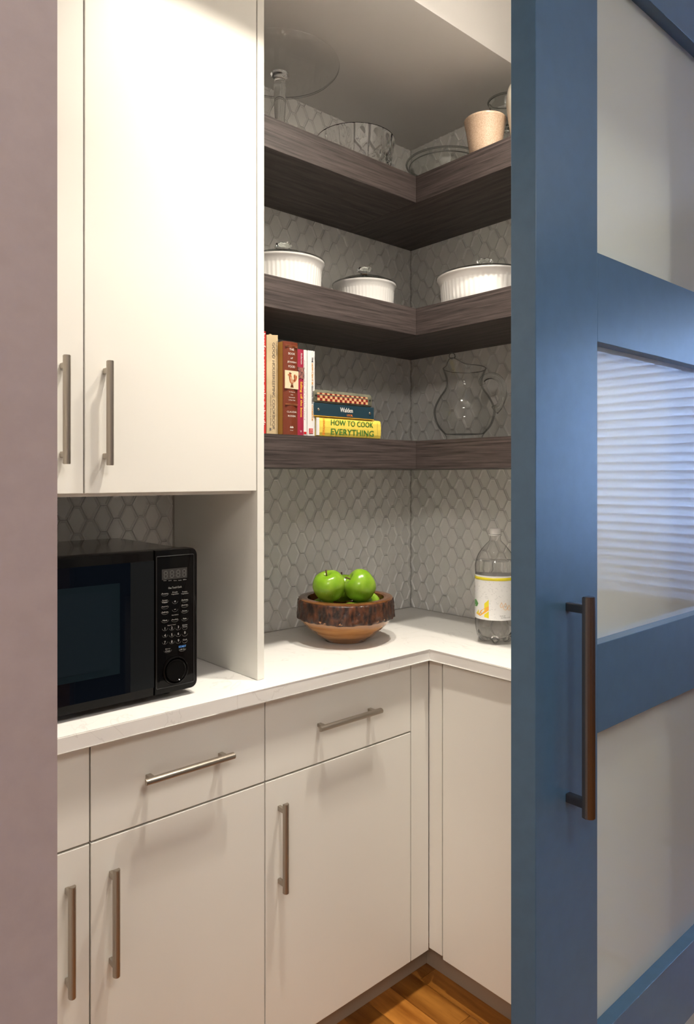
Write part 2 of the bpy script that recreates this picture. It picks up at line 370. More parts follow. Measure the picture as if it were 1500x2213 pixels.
# pantry walls
struct('wall_left', B(PX0 - 0.1, PX0, OY1, WY + 0.1, -0.02, CEIL), M['wall'])
struct('ceiling', B(KX0 - .1, KX1 + .1, KY0 - .1, WY + 0.12, CEIL, CEIL + 0.1), M['ceiling'])
struct('trim_2', B(PX0, WX + 0.1, 1.157, WY + 0.1, SOF, CEIL), M['ceiling'])

struct('wall_slat_blocker', B(KX1 + .45, KX1 + .6, -4.5, 3.0, -0.02, 1.12), M['toe'])  # unseen wall added outside to darken the lower blind slats
struct('ground', B(KX1 + .14, KX1 + 9, -6, 5, -0.12, -0.02), M['toe'])
# window with slatted blind
wn = thing('window_1', None, None, (KX1, (WY0 + WY1) / 2, WZ0), kind='structure')
bm = bmesh.new()
for a in ((WY0, WY0 + .05, WZ0, WZ1), (WY1 - .05, WY1, WZ0, WZ1), (WY0, WY1, WZ0, WZ0 + .05), (WY0, WY1, WZ1 - .05, WZ1)):
    box(bm, KX1 + .07, KX1 + .11, *a)
obj('window_frame', bm, M['cabinet'], wn)
obj('pane', B(KX1 + .088, KX1 + .092, WY0 + .05, WY1 - .05, WZ0 + .05, WZ1 - .05), M['glass'], wn)
sl = None; n = 30
for i in range(n):
    z = WZ0 + 0.045 + i * 0.0505
    if sl is None:
        sl = obj('slat', B(-.033, .033, -(WY1 - WY0) / 2 + .01, (WY1 - WY0) / 2 - .01, -.0010, .0010), M['blind'], wn, shift=False); s = sl
    else: s = sl.copy(); COL.objects.link(s)
    s.location = (0.03, 0, z - WZ0); s.rotation_euler = (0, math.radians(65), 0)
obj('head_rail', B(KX1, KX1 + .055, WY0 + .01, WY1 - .01, WZ1 - .045, WZ1 - .003), M['cabinet'], wn)

# ------------------------------------------------------------------ tiled walls
SP, HH = 0.0324, 0.0644; E2 = SP / 4; SS = SP / 2
def hexring(d, g=0.0):
    d = d + g; nx, ny = HH / 2, SS; ln = math.hypot(nx, ny); nx /= ln; ny /= ln
    c = nx * E2 + ny * HH / 2
    y = HH / 2 - d; x = (c - d - ny * y) / nx; xs = (c - d) / nx
    return [(x, y), (xs, 0), (x, -y), (-x, -y), (-xs, 0), (-x, y)]
RINGS = [(0.0004, 0.0), (0.0010, 0.0036), (0.0019, 0.0040), (0.0030, 0.0036), (0.0056, 0.0008)]
def tile_bm(bm, a0=0.0, z0=0.0, clip=None, place=None):
    """tile in the plane (a, z), relief along h; place(a, z, h) -> Vector"""
    t_ = bmesh.new(); rows = []
    for d, h in RINGS: rows.append([t_.verts.new((a, h, z)) for a, z in hexring(d)])
    for r1, r2 in zip(rows, rows[1:]):
        for k in range(6): t_.faces.new((r1[k], r1[(k+1) % 6], r2[(k+1) % 6], r2[k]))
    t_.faces.new(rows[-1])
    for v in t_.verts: v.co.x += a0; v.co.z += z0
    if clip:
        a_min, a_max, z_min, z_max = clip
        for co, no in (((a_min, 0, 0), (-1, 0, 0)), ((a_max, 0, 0), (1, 0, 0)), ((0, 0, z_min), (0, 0, -1)), ((0, 0, z_max), (0, 0, 1))):
            bmesh.ops.bisect_plane(t_, geom=t_.verts[:] + t_.edges[:] + t_.faces[:], plane_co=co, plane_no=no, clear_outer=True)
    vm = {v: bm.verts.new(place(v.co.x, v.co.z, v.co.y)) for v in t_.verts}
    for f in t_.faces: bm.faces.new([vm[v] for v in f.verts])
    t_.free()
SHELVES = [(2.147, 2.223), (1.769, 1.846), (1.388, 1.468)]
def tiled_wall(name, a_ref, regions, place, origin, limit=300, keyf=None):
    """regions: list of (a0, a1, z0, z1) rectangles to be covered"""
    wl = struct(name, B(*origin), M['grout'])
    cells = []
    for (a0, a1, z0, z1) in regions:
        k0 = math.floor((a0 - a_ref) / SP) - 1; k1 = math.ceil((a1 - a_ref) / SP) + 1
        for k in range(k0, k1 + 1):
            a = a_ref + k * SP
            if a < a0 - E2 - SS + 0.001 or a > a1 + E2 + SS - 0.001: continue
            off = HH / 2 if k % 2 == 0 else 0.0
            n0 = math.floor((z0 - 1.2628 - off) / HH) - 1
            for n in range(n0, n0 + 40):
                z = 1.2628 + off + n * HH
                if z + HH/2 < z0 + 0.002 or z - HH/2 > z1 - 0.002: continue
                if any(z - HH/2 > s0 - 0.003 and z + HH/2 < s1 + 0.003 for s0, s1 in SHELVES) and a1 > 0.92: continue
                w_ = E2 + SS
                cut = a - w_ < a0 or a + w_ > a1 or z - HH/2 < z0 or z + HH/2 > z1
                cells.append((a, z, (a0, a1, z0, z1) if cut else None))
    cells.sort(key=lambda c_: keyf(c_[0], c_[1]))
    fullme = None
    for a, z, cl in cells[:limit]:
        if cl is None:
            if fullme is None:
                bm = bmesh.new(); tile_bm(bm, place=lambda p, q_, h: place(p, q_, h) - place(0, 0, 0))
                bmesh.ops.recalc_face_normals(bm, faces=bm.faces)
                fullme = D.meshes.new('tile'); bm.to_mesh(fullme); bm.free(); fullme.materials.append(M['tile'])
                
            o = D.objects.new('tile', fullme); COL.objects.link(o); o.parent = wl
            o.location = place(a, z, random.uniform(-0.0002, 0.0002)); o.rotation_euler = (random.uniform(-.004, .004), random.uniform(-.004, .004), random.uniform(-.004, .004))
        else:
            bm = bmesh.new(); tile_bm(bm, a, z, cl, place)
            if not bm.faces: bm.free(); continue
            base = place(a, z, 0); bmesh.ops.translate(bm, verts=bm.verts, vec=-base)
            me = D.meshes.new('tile'); bm.to_mesh(me); bm.free(); me.materials.append(M['tile'])
            o = D.objects.new('tile', me); COL.objects.link(o); o.parent = wl; o.location = base
    bm = bmesh.new()
    for a, z, cl in cells[limit:]: tile_bm(bm, a, z, cl, place)
    if bm.faces:
        o = obj('tiling', bm, M['tile'], wl, shift=False); o['kind'] = 'stuff'
    return wl
YB = WY + TH; XB = WX + TH
tiled_wall('wall_back', 1.588, [(0.92, WX, CT + .001, SOF - .001), (PX0 + .002, 0.899, CT + .001, 1.34)],
           lambda a, z, h: Vector((a, YB - h, z)), (PX0 - .1, WX + 0.1, YB, YB + 0.1, -0.02, CEIL),
           keyf=lambda a, z: (0 if (a > 0.92 or a > 0.6) and z < 2.5 else 5) + math.hypot(a, YB) * 0.6 + abs(z - 1.5) * 0.3 + (2 if a < 0.9 and z < 1.19 else 0))
tiled_wall('wall_right', 1.512, [(OY1 + .002, WY, CT + .001, SOF - .001)],
           lambda a, z, h: Vector((XB - h, a, z)), (XB, XB + 0.1, OY1, WY + 0.1, -0.02, CEIL),
           keyf=lambda a, z: (0 if a > 1.27 else 5) + abs(a - 1.3) * 0.5)

# ------------------------------------------------------------------ countertop
CF, CXF = 1.2517, 1.4036
o = obj('countertop', prism([(PX0 + .001, CF), (CXF, CF), (CXF, OY1 + .004), (WX - .001, OY1 + .004), (WX - .001, WY - .001), (PX0 + .001, WY - .001)], CT - 0.030, CT, bev=0.0018), M['quartz'], None, (CXF, CF, CT - .03))
tag(o, 'white quartz L-shaped countertop with faint grey veins along both tiled walls', 'countertop')

# ------------------------------------------------------------------ pull handles (bar along Z, standing off towards -Y)
def handle_bm(Ln=0.195, cc=0.160, w_=0.0125, dp=0.0105, so=0.033, pw=0.0075, ph=0.011):
    bm = bmesh.new(); n = 10
    y1 = -so + dp
    sec = [(-w_/2, y1), (w_/2, y1), (w_/2, y1 - dp * 0.35)]
    for k in range(1, n):
        th = PI * k / n; sec.append((w_/2 * math.cos(th), y1 - dp * 0.35 - dp * 0.65 * math.sin(th)))
    sec.append((-w_/2, y1 - dp * 0.35))
    a = [bm.verts.new((x, y, -Ln/2)) for x, y in sec]; b_ = [bm.verts.new((x, y, Ln/2)) for x, y in sec]
    N_ = len(sec)
    for i in range(N_): bm.faces.new((a[i], a[(i+1) % N_], b_[(i+1) % N_], b_[i]))
    f1 = bm.faces.new(a[::-1]); f2 = bm.faces.new(b_)
    bmesh.ops.bevel(bm, geom=list(f1.edges) + list(f2.edges), offset=0.0008, segments=2, affect='EDGES')
    for s in (-1, 1): box(bm, -pw/2, pw/2, y1 - 0.001, 0.0, s*cc/2 - ph/2, s*cc/2 + ph/2, 0.0015, 2)
    return bm
hb = handle_bm(); bmesh.ops.recalc_face_normals(hb, faces=hb.faces)
HME = D.meshes.new('handle'); hb.to_mesh(HME); hb.free(); HME.materials.append(M['steel'])
def handle(parent, world, horiz=False, label=None):
    o = D.objects.new('handle', HME); COL.objects.link(o); o.parent = parent
    o.location = Vector(world) - Vector(parent['_o'])
    if horiz: o.rotation_euler = (0, PI/2, 0)
    return o
def panel(name, x0, x1, z0, z1, yf, parent, th=0.019, g=0.0015):
    return obj(name, B(x0 + g, x1 - g, yf, yf + th, z0, z1, 0.0012, 2), M['cabinet'], parent)

# upper cabinet
UF = 1.31
ux0, usp, ux1 = 0.128, 0.5135, 0.8992
t = thing('upper_cabinet', 'tall white double-door wall cabinet with nickel bar handles above the microwave', 'cabinet', (0.51, 1.6, 1.328))
obj('cabinet_box', B(ux0, ux1 - .0005, UF + .021, WY - .004, 1.328, 2.494), M['cabinet'], t)
d1 = panel('door', ux0, usp, 1.3345, 2.490, UF, t); d2 = panel('door', usp, ux1, 1.3345, 2.490, UF, t)
handle(d1, (usp - .041, UF, 1.4860)); handle(d2, (usp + .039, UF, 1.4845))
o = obj('end_panel', B(0.9005, 0.9186, UF, WY - .004, CT + .0006, 2.494, 0.0008, 1), M['cabinet'], None, (0.91, 1.5, CT))
tag(o, 'tall white side panel standing on the countertop between microwave and open shelves', 'panel')

# base cabinets along the back wall
BF = 1.273; ZB, ZD0, ZD1, ZT = 0.105, 0.7005, 0.7045, 0.8795
t = thing('base_cabinet', 'white double base cabinet with two drawers below the microwave', 'cabinet', (0.51, 1.5, 0))
obj('cabinet_box', B(0.128, 0.8945, BF + .021, WY - .004, ZB, CT - .031), M['cabinet'], t)
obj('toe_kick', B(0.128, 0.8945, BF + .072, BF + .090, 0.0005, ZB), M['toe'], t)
for x0, x1, hx in ((0.125, 0.510, 0.468), (0.510, 0.895, 0.5485)):
    d_ = panel('door', x0, x1, ZB, ZD0, BF, t); handle(d_, (hx, BF, 0.5535))
    d_ = panel('drawer', x0, x1, ZD1, ZT, BF, t)
    handle(d_, ((x0 + x1) / 2, BF, 0.793), True)
t = thing('base_cabinet', 'white single base cabinet with one drawer and left-hinged handle below the fruit bowl', 'cabinet', (1.12, 1.5, 0))
obj('cabinet_box', B(0.8955, 1.424, BF + .021, WY - .004, ZB, CT - .031), M['cabinet'], t)
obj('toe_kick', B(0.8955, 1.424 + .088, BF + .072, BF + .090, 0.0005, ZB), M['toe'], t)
d_ = panel('door', 0.895, 1.3556, ZB, ZD0, BF, t); handle(d_, (0.932, BF, 0.556))
d_ = panel('drawer', 0.895, 1.3556, ZD1, ZT, BF, t); handle(d_, (1.126, BF, 0.793), True)
obj('filler_strip', B(1.3576, 1.424, BF + .0005, BF + .0195, ZB, ZT + .0045), M['cabinet'], t)
t = thing('base_cabinet', 'white handleless base cabinet under the bottle beside the blue door', 'cabinet', (1.6, 0.98, 0))
obj('cabinet_box', B(1.424 + .021, WX - .004, OY1 + .004, BF + .019, ZB, CT - .031), M['cabinet'], t)
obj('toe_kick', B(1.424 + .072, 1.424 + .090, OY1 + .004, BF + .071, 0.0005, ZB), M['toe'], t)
obj('filler_strip', B(1.4265, 1.4445, 1.2285, BF, ZB + .005, ZT + .0045), M['cabinet'], t)
obj('door', B(1.424, 1.443, OY1 + .02, 1.2235, ZB - .001, ZT - .004, 0.0012), M['cabinet'], t)

# ------------------------------------------------------------------ floating corner shelves
SF, SXF = 1.386, 1.497
names = [('top', 'dark oak L-shaped floating shelf nearest the ceiling carrying clear glassware'),
         ('mid', 'dark oak L-shaped floating shelf holding the white lidded casseroles'),
         ('low', 'dark oak L-shaped floating shelf holding cookbooks and glass pitcher')]
for (z0, z1), (k, lab) in zip(SHELVES, names):
    t = thing('floating_shelf', lab, 'shelf', (SXF, SF, z0), group='floating corner shelves')
    obj('shelf_arm', prism([(0.9195, SF), (SXF, SF), (SXF + .0001, SF + .0001), (SXF + .0001, WY - .0005), (0.9195, WY - .0005)], z0, z1, bev=0.0006), M['lam_x'], t)
    obj('shelf_arm', prism([(SXF + .0004, OY1 + .004), (WX - .0005, OY1 + .004), (WX - .0005, WY - .0005), (SXF + .0004, WY - .0005)], z0, z1, bev=0.0006), M['lam_y'], t)

# ------------------------------------------------------------------ sliding door
DY, DT = 0.520, 0.038; DX0, DX1 = 0.786, 1.936; ST = 0.154
dr = thing('door_1', None, None, (DX0, DY, 0.012), kind='structure')
dr['label'] = 'blue sliding door with four frosted glass lights and dark bar handle'
DZ0, DZ1 = 0.012, 2.24
obj('stile', B(DX0, DX0 + ST, DY, DY + DT, DZ0, DZ1, 0.001), M['door_blue'], dr)
obj('stile', B(DX1 - ST, DX1, DY, DY + DT, DZ0, DZ1, 0.001), M['door_blue'], dr)
rails = [(DZ0, 0.13), (0.440, 0.566), (1.0004, 1.127), (1.558, 1.685), (2.115, DZ1)]
for z0, z1 in rails: obj('rail', B(DX0 + ST, DX1 - ST, DY, DY + DT, z0, z1, 0.0006, 1), M['door_blue'], dr)
for (a, b_), (c_, d_) in zip(rails, rails[1:]):
    obj('pane', B(DX0 + ST - .004, DX1 - ST + .004, DY + .019, DY + .024, b_ - .004, c_ + .004), M['frosted'], dr)
hm = handle_bm(0.291, 0.257, 0.0155, 0.014, 0.040, 0.010, 0.012)
bmesh.ops.translate(hm, verts=hm.verts, vec=(0.861, DY, 1.0625))
o = obj('handle', hm, M['dark_steel'], dr); o['label'] = 'dark nickel bar handle'
tr_ = thing('sliding_door_track', 'dark steel sliding door track mounted above the opening', 'door track', (1.0, OY0, 2.33))
obj('track_rail', B(0.0, 2.3, OY0 - .012, OY0 - .006, 2.30, 2.34), M['dark_steel'], tr_)
for x in (0.05, 0.8, 1.5, 2.25): obj('spacer', tube([(x, OY0 - .006, 2.32), (x, OY0, 2.32)], 0.010), M['dark_steel'], tr_)
for x in (0.95, 1.77):
    obj('hanger_strap', B(x - .02, x + .02, DY - .004, DY - .0002, 2.16, 2.36), M['dark_steel'], dr)
    obj('hanger_wheel', tube([(x, DY - .0002, 2.365), (x, OY0 - .001, 2.365)], 0.026, 20), M['dark_steel'], dr)

# downlights
for (lx, ly, p), lab in zip(LAMPS, ('recessed pantry downlight over the microwave side', 'recessed pantry downlight over the counter corner')):
    o = obj('downlight', lathe([(0.046, -.0005), (0.062, -.0005), (0.062, -.006), (0.050, -.006), (0.046, -.0005)], (lx, ly, CEIL), 40), M['white_plastic'], None, (lx, ly, CEIL), smooth=True, angle=30)
    tag(o, lab, 'downlight', 'pantry downlights')
for (lx, ly, p), lab in zip(KFILLS, ('square ceiling panel light in the kitchen in front of the pantry', 'square ceiling panel light in the kitchen toward the window', 'square ceiling panel light in the kitchen farthest left')):  # frames around the added fill panels
    bm = bmesh.new()
    for a in ((-.43, .43, -.43, -.405), (-.43, .43, .405, .43), (-.43, -.405, -.405, .405), (.405, .43, -.405, .405)): box(bm, lx + a[0], lx + a[1], ly + a[2], ly + a[3], CEIL - .035, CEIL - .0005)
    o = obj('fill_light_frame', bm, M['white_plastic'], None, (lx, ly, CEIL)); tag(o, lab, 'ceiling light', 'kitchen ceiling lights')

# ------------------------------------------------------------------ microwave
MX0, MX1, MY, MZ0, MZ1 = 0.244, 0.756, 1.319, 0.927, 1.218
t = thing('microwave', 'black countertop microwave oven with round dial on the white counter', 'microwave', (0.5, 1.5, CT))
obj('housing', B(MX0 + .008, MX1 - .010, MY + .032, WY - .012, MZ0 + .006, MZ1 - .003, 0.003), M['black_metal'], t)
SPX = 0.659
def rrect(x0, x1, z0, z1, r0, r1, n=6):
    """rounded rect in (x, z); r0 radius on the left corners, r1 on the right"""
    P = []
    for cx, cz, a0, r in ((x1 - r1, z0 + r1, -90, r1), (x1 - r1, z1 - r1, 0, r1), (x0 + r0, z1 - r0, 90, r0), (x0 + r0, z0 + r0, 180, r0)):
        for k in range(n + 1):
            a = math.radians(a0 + 90 * k / n); P.append((cx + r * math.cos(a), cz + r * math.sin(a)))
            if r < 1e-5: break
    return P
def slab(pts, y0, y1, bev):
    bm = bmesh.new(); n = len(pts)
    cx = sum(p[0] for p in pts) / n; cz = sum(p[1] for p in pts) / n
    rows = []
    def ring(y, ins):
        out_ = []
        for a, b_ in pts:
            dx, dz = cx - a, cz - b_
            out_.append(bm.verts.new((a + (ins if dx > 0 else -ins), y, b_ + (ins if dz > 0 else -ins))))
        return out_
    rows = [ring(y1, 0), ring(y0 + bev, 0), ring(y0 + bev * .3, bev * .3), ring(y0, bev)]
    for r1, r2 in zip(rows, rows[1:]):
        for k in range(n): bm.faces.new((r1[k], r1[(k+1) % n], r2[(k+1) % n], r2[k]))
    bm.faces.new(rows[0]); bm.faces.new(rows[-1])
    return bm
dm = obj('door', slab(rrect(MX0, SPX - .0008, MZ0, MZ1, 0.012, 0.0), MY, MY + .032, 0.004), M['black_gloss'], t, smooth=True, angle=35)
obj('door_glass', B(MX0 + .012, 0.6075, MY - .0014, MY + .002, MZ0 + .018, MZ1 - .020), M['black_glass'], dm)
obj('grip_strip', B(0.6078, SPX - .002, MY - .0014, MY + .002, MZ0 + .018, MZ1 - .020), M['dark_strip'], dm)
obj('screen_border', B(MX0 + .055, 0.586, MY - .0017, MY - .001, 0.986, 1.1606), M['screen_border'], dm)
obj('screen', B(MX0 + .070, 0.569, MY - .0020, MY - .0016, 0.999, 1.149), M['screen'], dm)
cp = obj('control_panel', slab(rrect(SPX + .0008, MX1, MZ0, MZ1, 0.0, 0.014), MY, MY + .032, 0.004), M['black_gloss'], t, smooth=True, angle=35)
bm = bmesh.new()
pts = rrect(SPX + .004, MX1 - .009, MZ0 + .013, MZ1 - .013, 0.0015, 0.003, 3)
path = [(a, MY - .0002, b_) for a, b_ in pts]; path.append(path[0])
obj('panel_bead', tube(path, 0.0009, 6), M['black_satin'], cp, smooth=True)
PY = MY - .0006
def pz(y): return MZ0 + (1490 - y) / (1490 - 1186) * (MZ1 - MZ0)
def mt(s, x, z, h, m='print_grey', width=None, bm=None): return text(s, (x, PY, z), X_, Z_, h, M[m], cp, width, bm=bm)
# the panel: u = across (0..1), v = down in the crop of the photograph (0..2213)
def PU(u): return SPX + (u - 30) / (680 - 30) * (MX1 - SPX)
def PV(v, u=330):  # undo the perspective slope of the crop
    v = v + (u - 330) * 0.10
    return MZ1 - (v - 62) / (2165 - 62) * (MZ1 - MZ0)
obj('display', B(PU(135), PU(515), PY + .0002, MY, PV(500), PV(345)), M['display'], cp)
bm = bmesh.new()
for u in (190, 283, 378, 470):
    cx, cz = PU(u), PV(425); w2, h2, th = 0.0034, 0.0068, 0.00045
    for (a, b_, c_, d_) in ((-w2, w2, h2, h2), (-w2, w2, 0, 0), (-w2, w2, -h2, -h2)):
        box(bm, cx + a + .0008, cx + b_ - .0008, PY - .0001, PY, cz + c_ - th, cz + c_ + th)
    for sx_ in (-w2, w2):
        for z_ in (0, -h2): box(bm, cx + sx_ - th, cx + sx_ + th, PY - .0001, PY, cz + z_ + .0008, cz + z_ + h2 - .0008)
for dz in (400, 450): box(bm, PU(330) - .0005, PU(330) + .0005, PY - .0001, PY, PV(dz) - .0005, PV(dz) + .0005)
obj('segment_digits', bm, M['print_dim'], cp)
bm = bmesh.new()
def lab(s, u, v, h, w=None): text(s, (PU(u), PY, PV(v, u)), X_, Z_, h, None, None, w, bm=bm)
lab('One Touch Cook', 330, 625, 0.0040, 0.030)
for s, u, v in (('Auto', 180, 525), ('Defrost', 255, 525), ('Time', 330, 525), ('Lock', 405, 520), ('lb', 480, 510)): lab(s, u, v, 0.0016, 0.007)
for s, u, v in (('Potato', 180, 715), ('Popcorn', 180, 905), ('Defrost', 180, 985), ('Reheat', 478, 812), ('Beverage', 478, 890), ('Power', 478, 975), ('Meat', 180, 1105), ('Poultry', 330, 1100), ('Fish', 478, 1092), ('Clock', 480, 1405)):
    lab(s, u, v, 0.0030, {'Fish': .0075, 'Meat': .010, 'Power': .011, 'Clock': .0095}.get(s, 0.0135))
for s, u, v in (('Frozen', 180, 812), ('Pizza', 180, 840), ('Fresh', 330, 695), ('Vegetables', 330, 725), ('Frozen', 478, 690), ('Vegetables', 478, 720), ('Kitchen', 480, 1185), ('Timer', 480, 1212), ('Stop', 222, 1525), ('Clear', 222, 1555)):
    lab(s, u, v, 0.0027, 0.0165 if s == 'Vegetables' else 0.0112)
lab('+', 330, 832, 0.0040, 0.004); lab('-', 330, 950, 0.0008, 0.004); lab('Auto Defrost', 330, 1030, 0.0020, 0.015); lab('Express Cook', 280, 1178, 0.0022, 0.018)
for s, u, v in (('1', 180, 1225), ('2', 282, 1220), ('3', 380, 1212), ('4', 180, 1325), ('5', 282, 1320), ('6', 380, 1310), ('0', 480, 1300), ('7', 180, 1427), ('8', 282, 1422), ('9', 382, 1412)): lab(s, u, v, 0.0052)
lab('+30 Sec', 442, 1545, 0.0030, 0.013)
obj('button_lettering', bm, M['print_grey'], cp)
text('START', (PU(442), PY, PV(1503, 442)), X_, Z_, 0.0042, M['print_blue'], cp, 0.0165, bold=0.0003)
bm = bmesh.new()
for u, v, w_ in [(180, 715, 55), (180, 820, 55), (180, 905, 55), (180, 985, 55), (330, 832, 42), (330, 950, 42), (478, 812, 55), (478, 890, 55), (478, 975, 55), (180, 1105, 55), (330, 1100, 55), (478, 1092, 50)] + [(u, v, 40) for u in (180, 282, 380, 480) for v in (1222, 1320, 1420)] + [(222, 1545, 58), (442, 1540, 55)]:
    path = []
    for k in range(9):
        a = PI + PI * k / 8; path.append((PU(u) + (PU(w_ + 30) - PU(30)) * math.cos(a), PY, PV(v, u) + .0048 * math.sin(a)))
    tube(path, 0.00018, 4, bm)
obj('button_arc', bm, M['print_dim'], cp)
dc = (PU(335), MY, PV(1845))
bm = lathe([(0.0232, 0), (0.0240, .0020), (0.0262, .0036), (0.0280, .0030), (0.0290, .0), (0.0285, -.001), (.0232, -.001), (.0232, 0)], (0, 0, 0), 48)
bmesh.ops.rotate(bm, verts=bm.verts, cent=(0, 0, 0), matrix=Matrix.Rotation(PI/2, 3, 'X')); bmesh.ops.translate(bm, verts=bm.verts, vec=(dc[0], dc[1] - .001, dc[2]))
dl = obj('dial_ring', bm, M['black_gloss'], cp, smooth=True, angle=50)
bm = lathe([(0, .0035), (0.0200, .0035), (0.0212, .0050), (0.0222, .0050), (0.0228, .0030), (0.0228, -.0), (0, 0)], (0, 0, 0), 48)
bmesh.ops.rotate(bm, verts=bm.verts, cent=(0, 0, 0), matrix=Matrix.Rotation(PI/2, 3, 'X')); bmesh.ops.translate(bm, verts=bm.verts, vec=(dc[0], dc[1] - .001, dc[2]))
obj('dial', bm, M['black_gloss'], cp, smooth=True, angle=40)
for fx in (MX0 + .05, MX1 - .05):
    for fy in (MY + .05, WY - .05): obj('foot', tube([(fx, fy, CT + .0003), (fx, fy, MZ0 + .007)], 0.012, 16), M['black_satin'], t)

# ------------------------------------------------------------------ bark bowl
bc = Vector((1.311, 1.478, CT))
t = thing('wooden_bowl', 'turned wooden bowl with dark bark band around its rim on the counter', 'bowl', bc)
def brf(th, i, r, z):
    k = 1 + 0.018 * math.sin(2 * th + 0.5) + 0.012 * math.sin(3 * th + 2)
    return r * (k if r > 0.08 else 1), z
obj('bowl_body', lathe(prof_spline([(0, .0005), (.050, .0005), (.060, .004), (.085, .020), (.110, .040), (.128, .060), (.1345, .070)], 5) + [(.126, .078), (.112, .066)] + prof_spline([(.112, .066), (.085, .036), (.05, .018), (.0, .013)], 4), bc, 72, brf), M['bowl_wood'], t, smooth=True, angle=40)
obj('sapwood_band', lathe([(.1205, .0525), (.1295, .0605), (.1366, .0685), (.136, .0735), (.126, .073)], bc, 72, brf), M['sapwood'], t, smooth=True)
def bark(th, i, r, z):
    rr, zz = brf(th, i, r, z)
    n_ = noise.noise(Vector((math.cos(th) * 9, math.sin(th) * 9, z * 30))) * .0035 + noise.noise(Vector((math.cos(th) * 38, math.sin(th) * 38, z * 160))) * .0022
    if i == 0: zz += noise.noise(Vector((math.cos(th) * 6, math.sin(th) * 6, 3))) * .004
    return rr + n_, zz
obj('bark_band', lathe([(.1366, .066)] + [(.1375 - .004 * (k / 10) ** 1.5 , .068 + .048 * k / 10) for k in range(11)] + [(.128, .1165), (.124, .07)], bc, 220, bark), M['bark'], t, smooth=True)
obj('rim', lathe([(.1325, .1155), (.1325, .118), (.130, .1200), (.112, .1210), (.1075, .1185), (.106, .110), (.1105, .080), (.1125, .066), (.125, .07), (.127, .115)], bc, 96, brf), M['bowl_rim'], t, smooth=True, angle=50)
# ------------------------------------------------------------------ apples
def apple(c, r, tilt, az, label, stem=True):
    t = thing('apple', label, 'apple', c, group='green apples in the wooden bowl')
    prof = prof_spline([(0, -.74), (.10, -.78), (.28, -.86), (.55, -.78), (.83, -.45), (1.0, .05), (.97, .42), (.75, .78), (.42, .90), (.20, .80), (.07, .62), (0, .56)], 4)
    def rf(th, i, r_, z_): return r_ * (1 + .02 * math.cos(5 * th) * (1 if z_ < 0 else .4)), z_
    R_ = Matrix.Rotation(az, 3, 'Z') @ Matrix.Rotation(tilt, 3, 'Y')
    bm = lathe(prof, (0, 0, 0), 48, rf)
    for v in bm.verts: v.co = Vector(c) + R_ @ (v.co * r)
    obj('skin', bm, M['apple'], t, smooth=True)
    if stem:
        bm = tube(spline([(0, 0, .55), (.02, 0, .85), (.10, .03, 1.12)], 4), [.045] * 7 + [.05, .065], 8)
        for v in bm.verts: v.co = Vector(c) + R_ @ (v.co * r)
        obj('stem', bm, M['stem'], t, smooth=True)
APPLES = [((1.244, 1.470, 1.068), .0435, -.35, .2, 'green apple piled highest at the left of the bowl'),
          ((1.325, 1.432, 1.066), .0440, .95, math.radians(150), 'green apple piled in front at right with its stem toward the left'),
          ((1.335, 1.518, 1.047), .0425, .3, 1.0, 'green apple half hidden behind the two upper apples'),
          ((1.3760, 1.4670, 1.0050), .0390, -.4, 2.0, 'paler green apple low at the right rim of the bowl'),
          ((1.290, 1.425, 0.985), .0400, .5, 0.4, 'green apple lowest in front between the two upper apples'),
          ((1.256, 1.515, 0.990), .0400, .4, 3.0, 'green apple low at the left rim of the bowl')]
for i_, (c, r_, ti, az, lb) in enumerate(APPLES): apple(c, r_, ti, az, lb, i_ < 3)

# ------------------------------------------------------------------ water bottle
oc = Vector((1.600, 1.187, CT))
t = thing('water_bottle', 'clear plastic bottle of sparkling water with white and yellow label', 'bottle', oc)
BR = .0545
outer = [(.0, .006), (.020, .003), (.034, .002), (.045, .010), (.052, .028), (.0545, .052)] 
def petal(th, i, r, z):
    if z < .045 and r > .005:
        k = max(0, 1 - z / .045); s = max(0, math.cos(5 * th)) ** 0.6 if math.cos(5*th) > 0 else 0
        return r * (1 - .20 * k * (1 - s)), z + (.012 * (1 - s) * k)
    return r, z
up_ = [(.0545, .052), (.0545, .060), (.0535, .066), (.0540, .190), (.0545, .196)] + prof_spline([(.0545, .196), (.0540, .215), (.046, .240), (.030, .262), (.017, .276), (.0145, .284)], 6)[1:] + [(.0145, .2905), (.0175, .2910), (.0175, .2930), (.0138, .2935), (.0138, .3030)]
po = prof_spline(outer, 4)[:-1] + up_
inner = [(max(r - .0007, .0002), z - (.0 if z > .01 else -.0008)) for r, z in po[::-1]]
bmb = lathe(po + inner[:-1] + [(0, inner[-1][1])], oc, 80, petal)
obj('bottle_shell', bmb, M['thin_pet'], t, smooth=True, angle=60)
wat = [(max(r - .0011, 0), z + (.0012 if z < .02 else 0)) for r, z in po if z < .225]
obj('water', lathe(wat + [(0, wat[-1][1])], oc, 80, petal), M['water'], t, smooth=True, angle=60)
obj('cap', lathe([(0, .2945), (.0152, .2945), (.0156, .2955), (.0156, .3085), (.0148, .3105), (0, .3108)], oc, 60, lambda th, i, r, z: (r * (1 + (.012 * math.cos(30 * th) if 1 < i < 4 else 0)), z)), M['white_plastic'], t, smooth=True, angle=40)
obj('neck_ring', lathe([(.0145, .2935), (.0175, .2935), (.0175, .2915), (.0145, .2915)], oc, 48), M['white_plastic'], t)
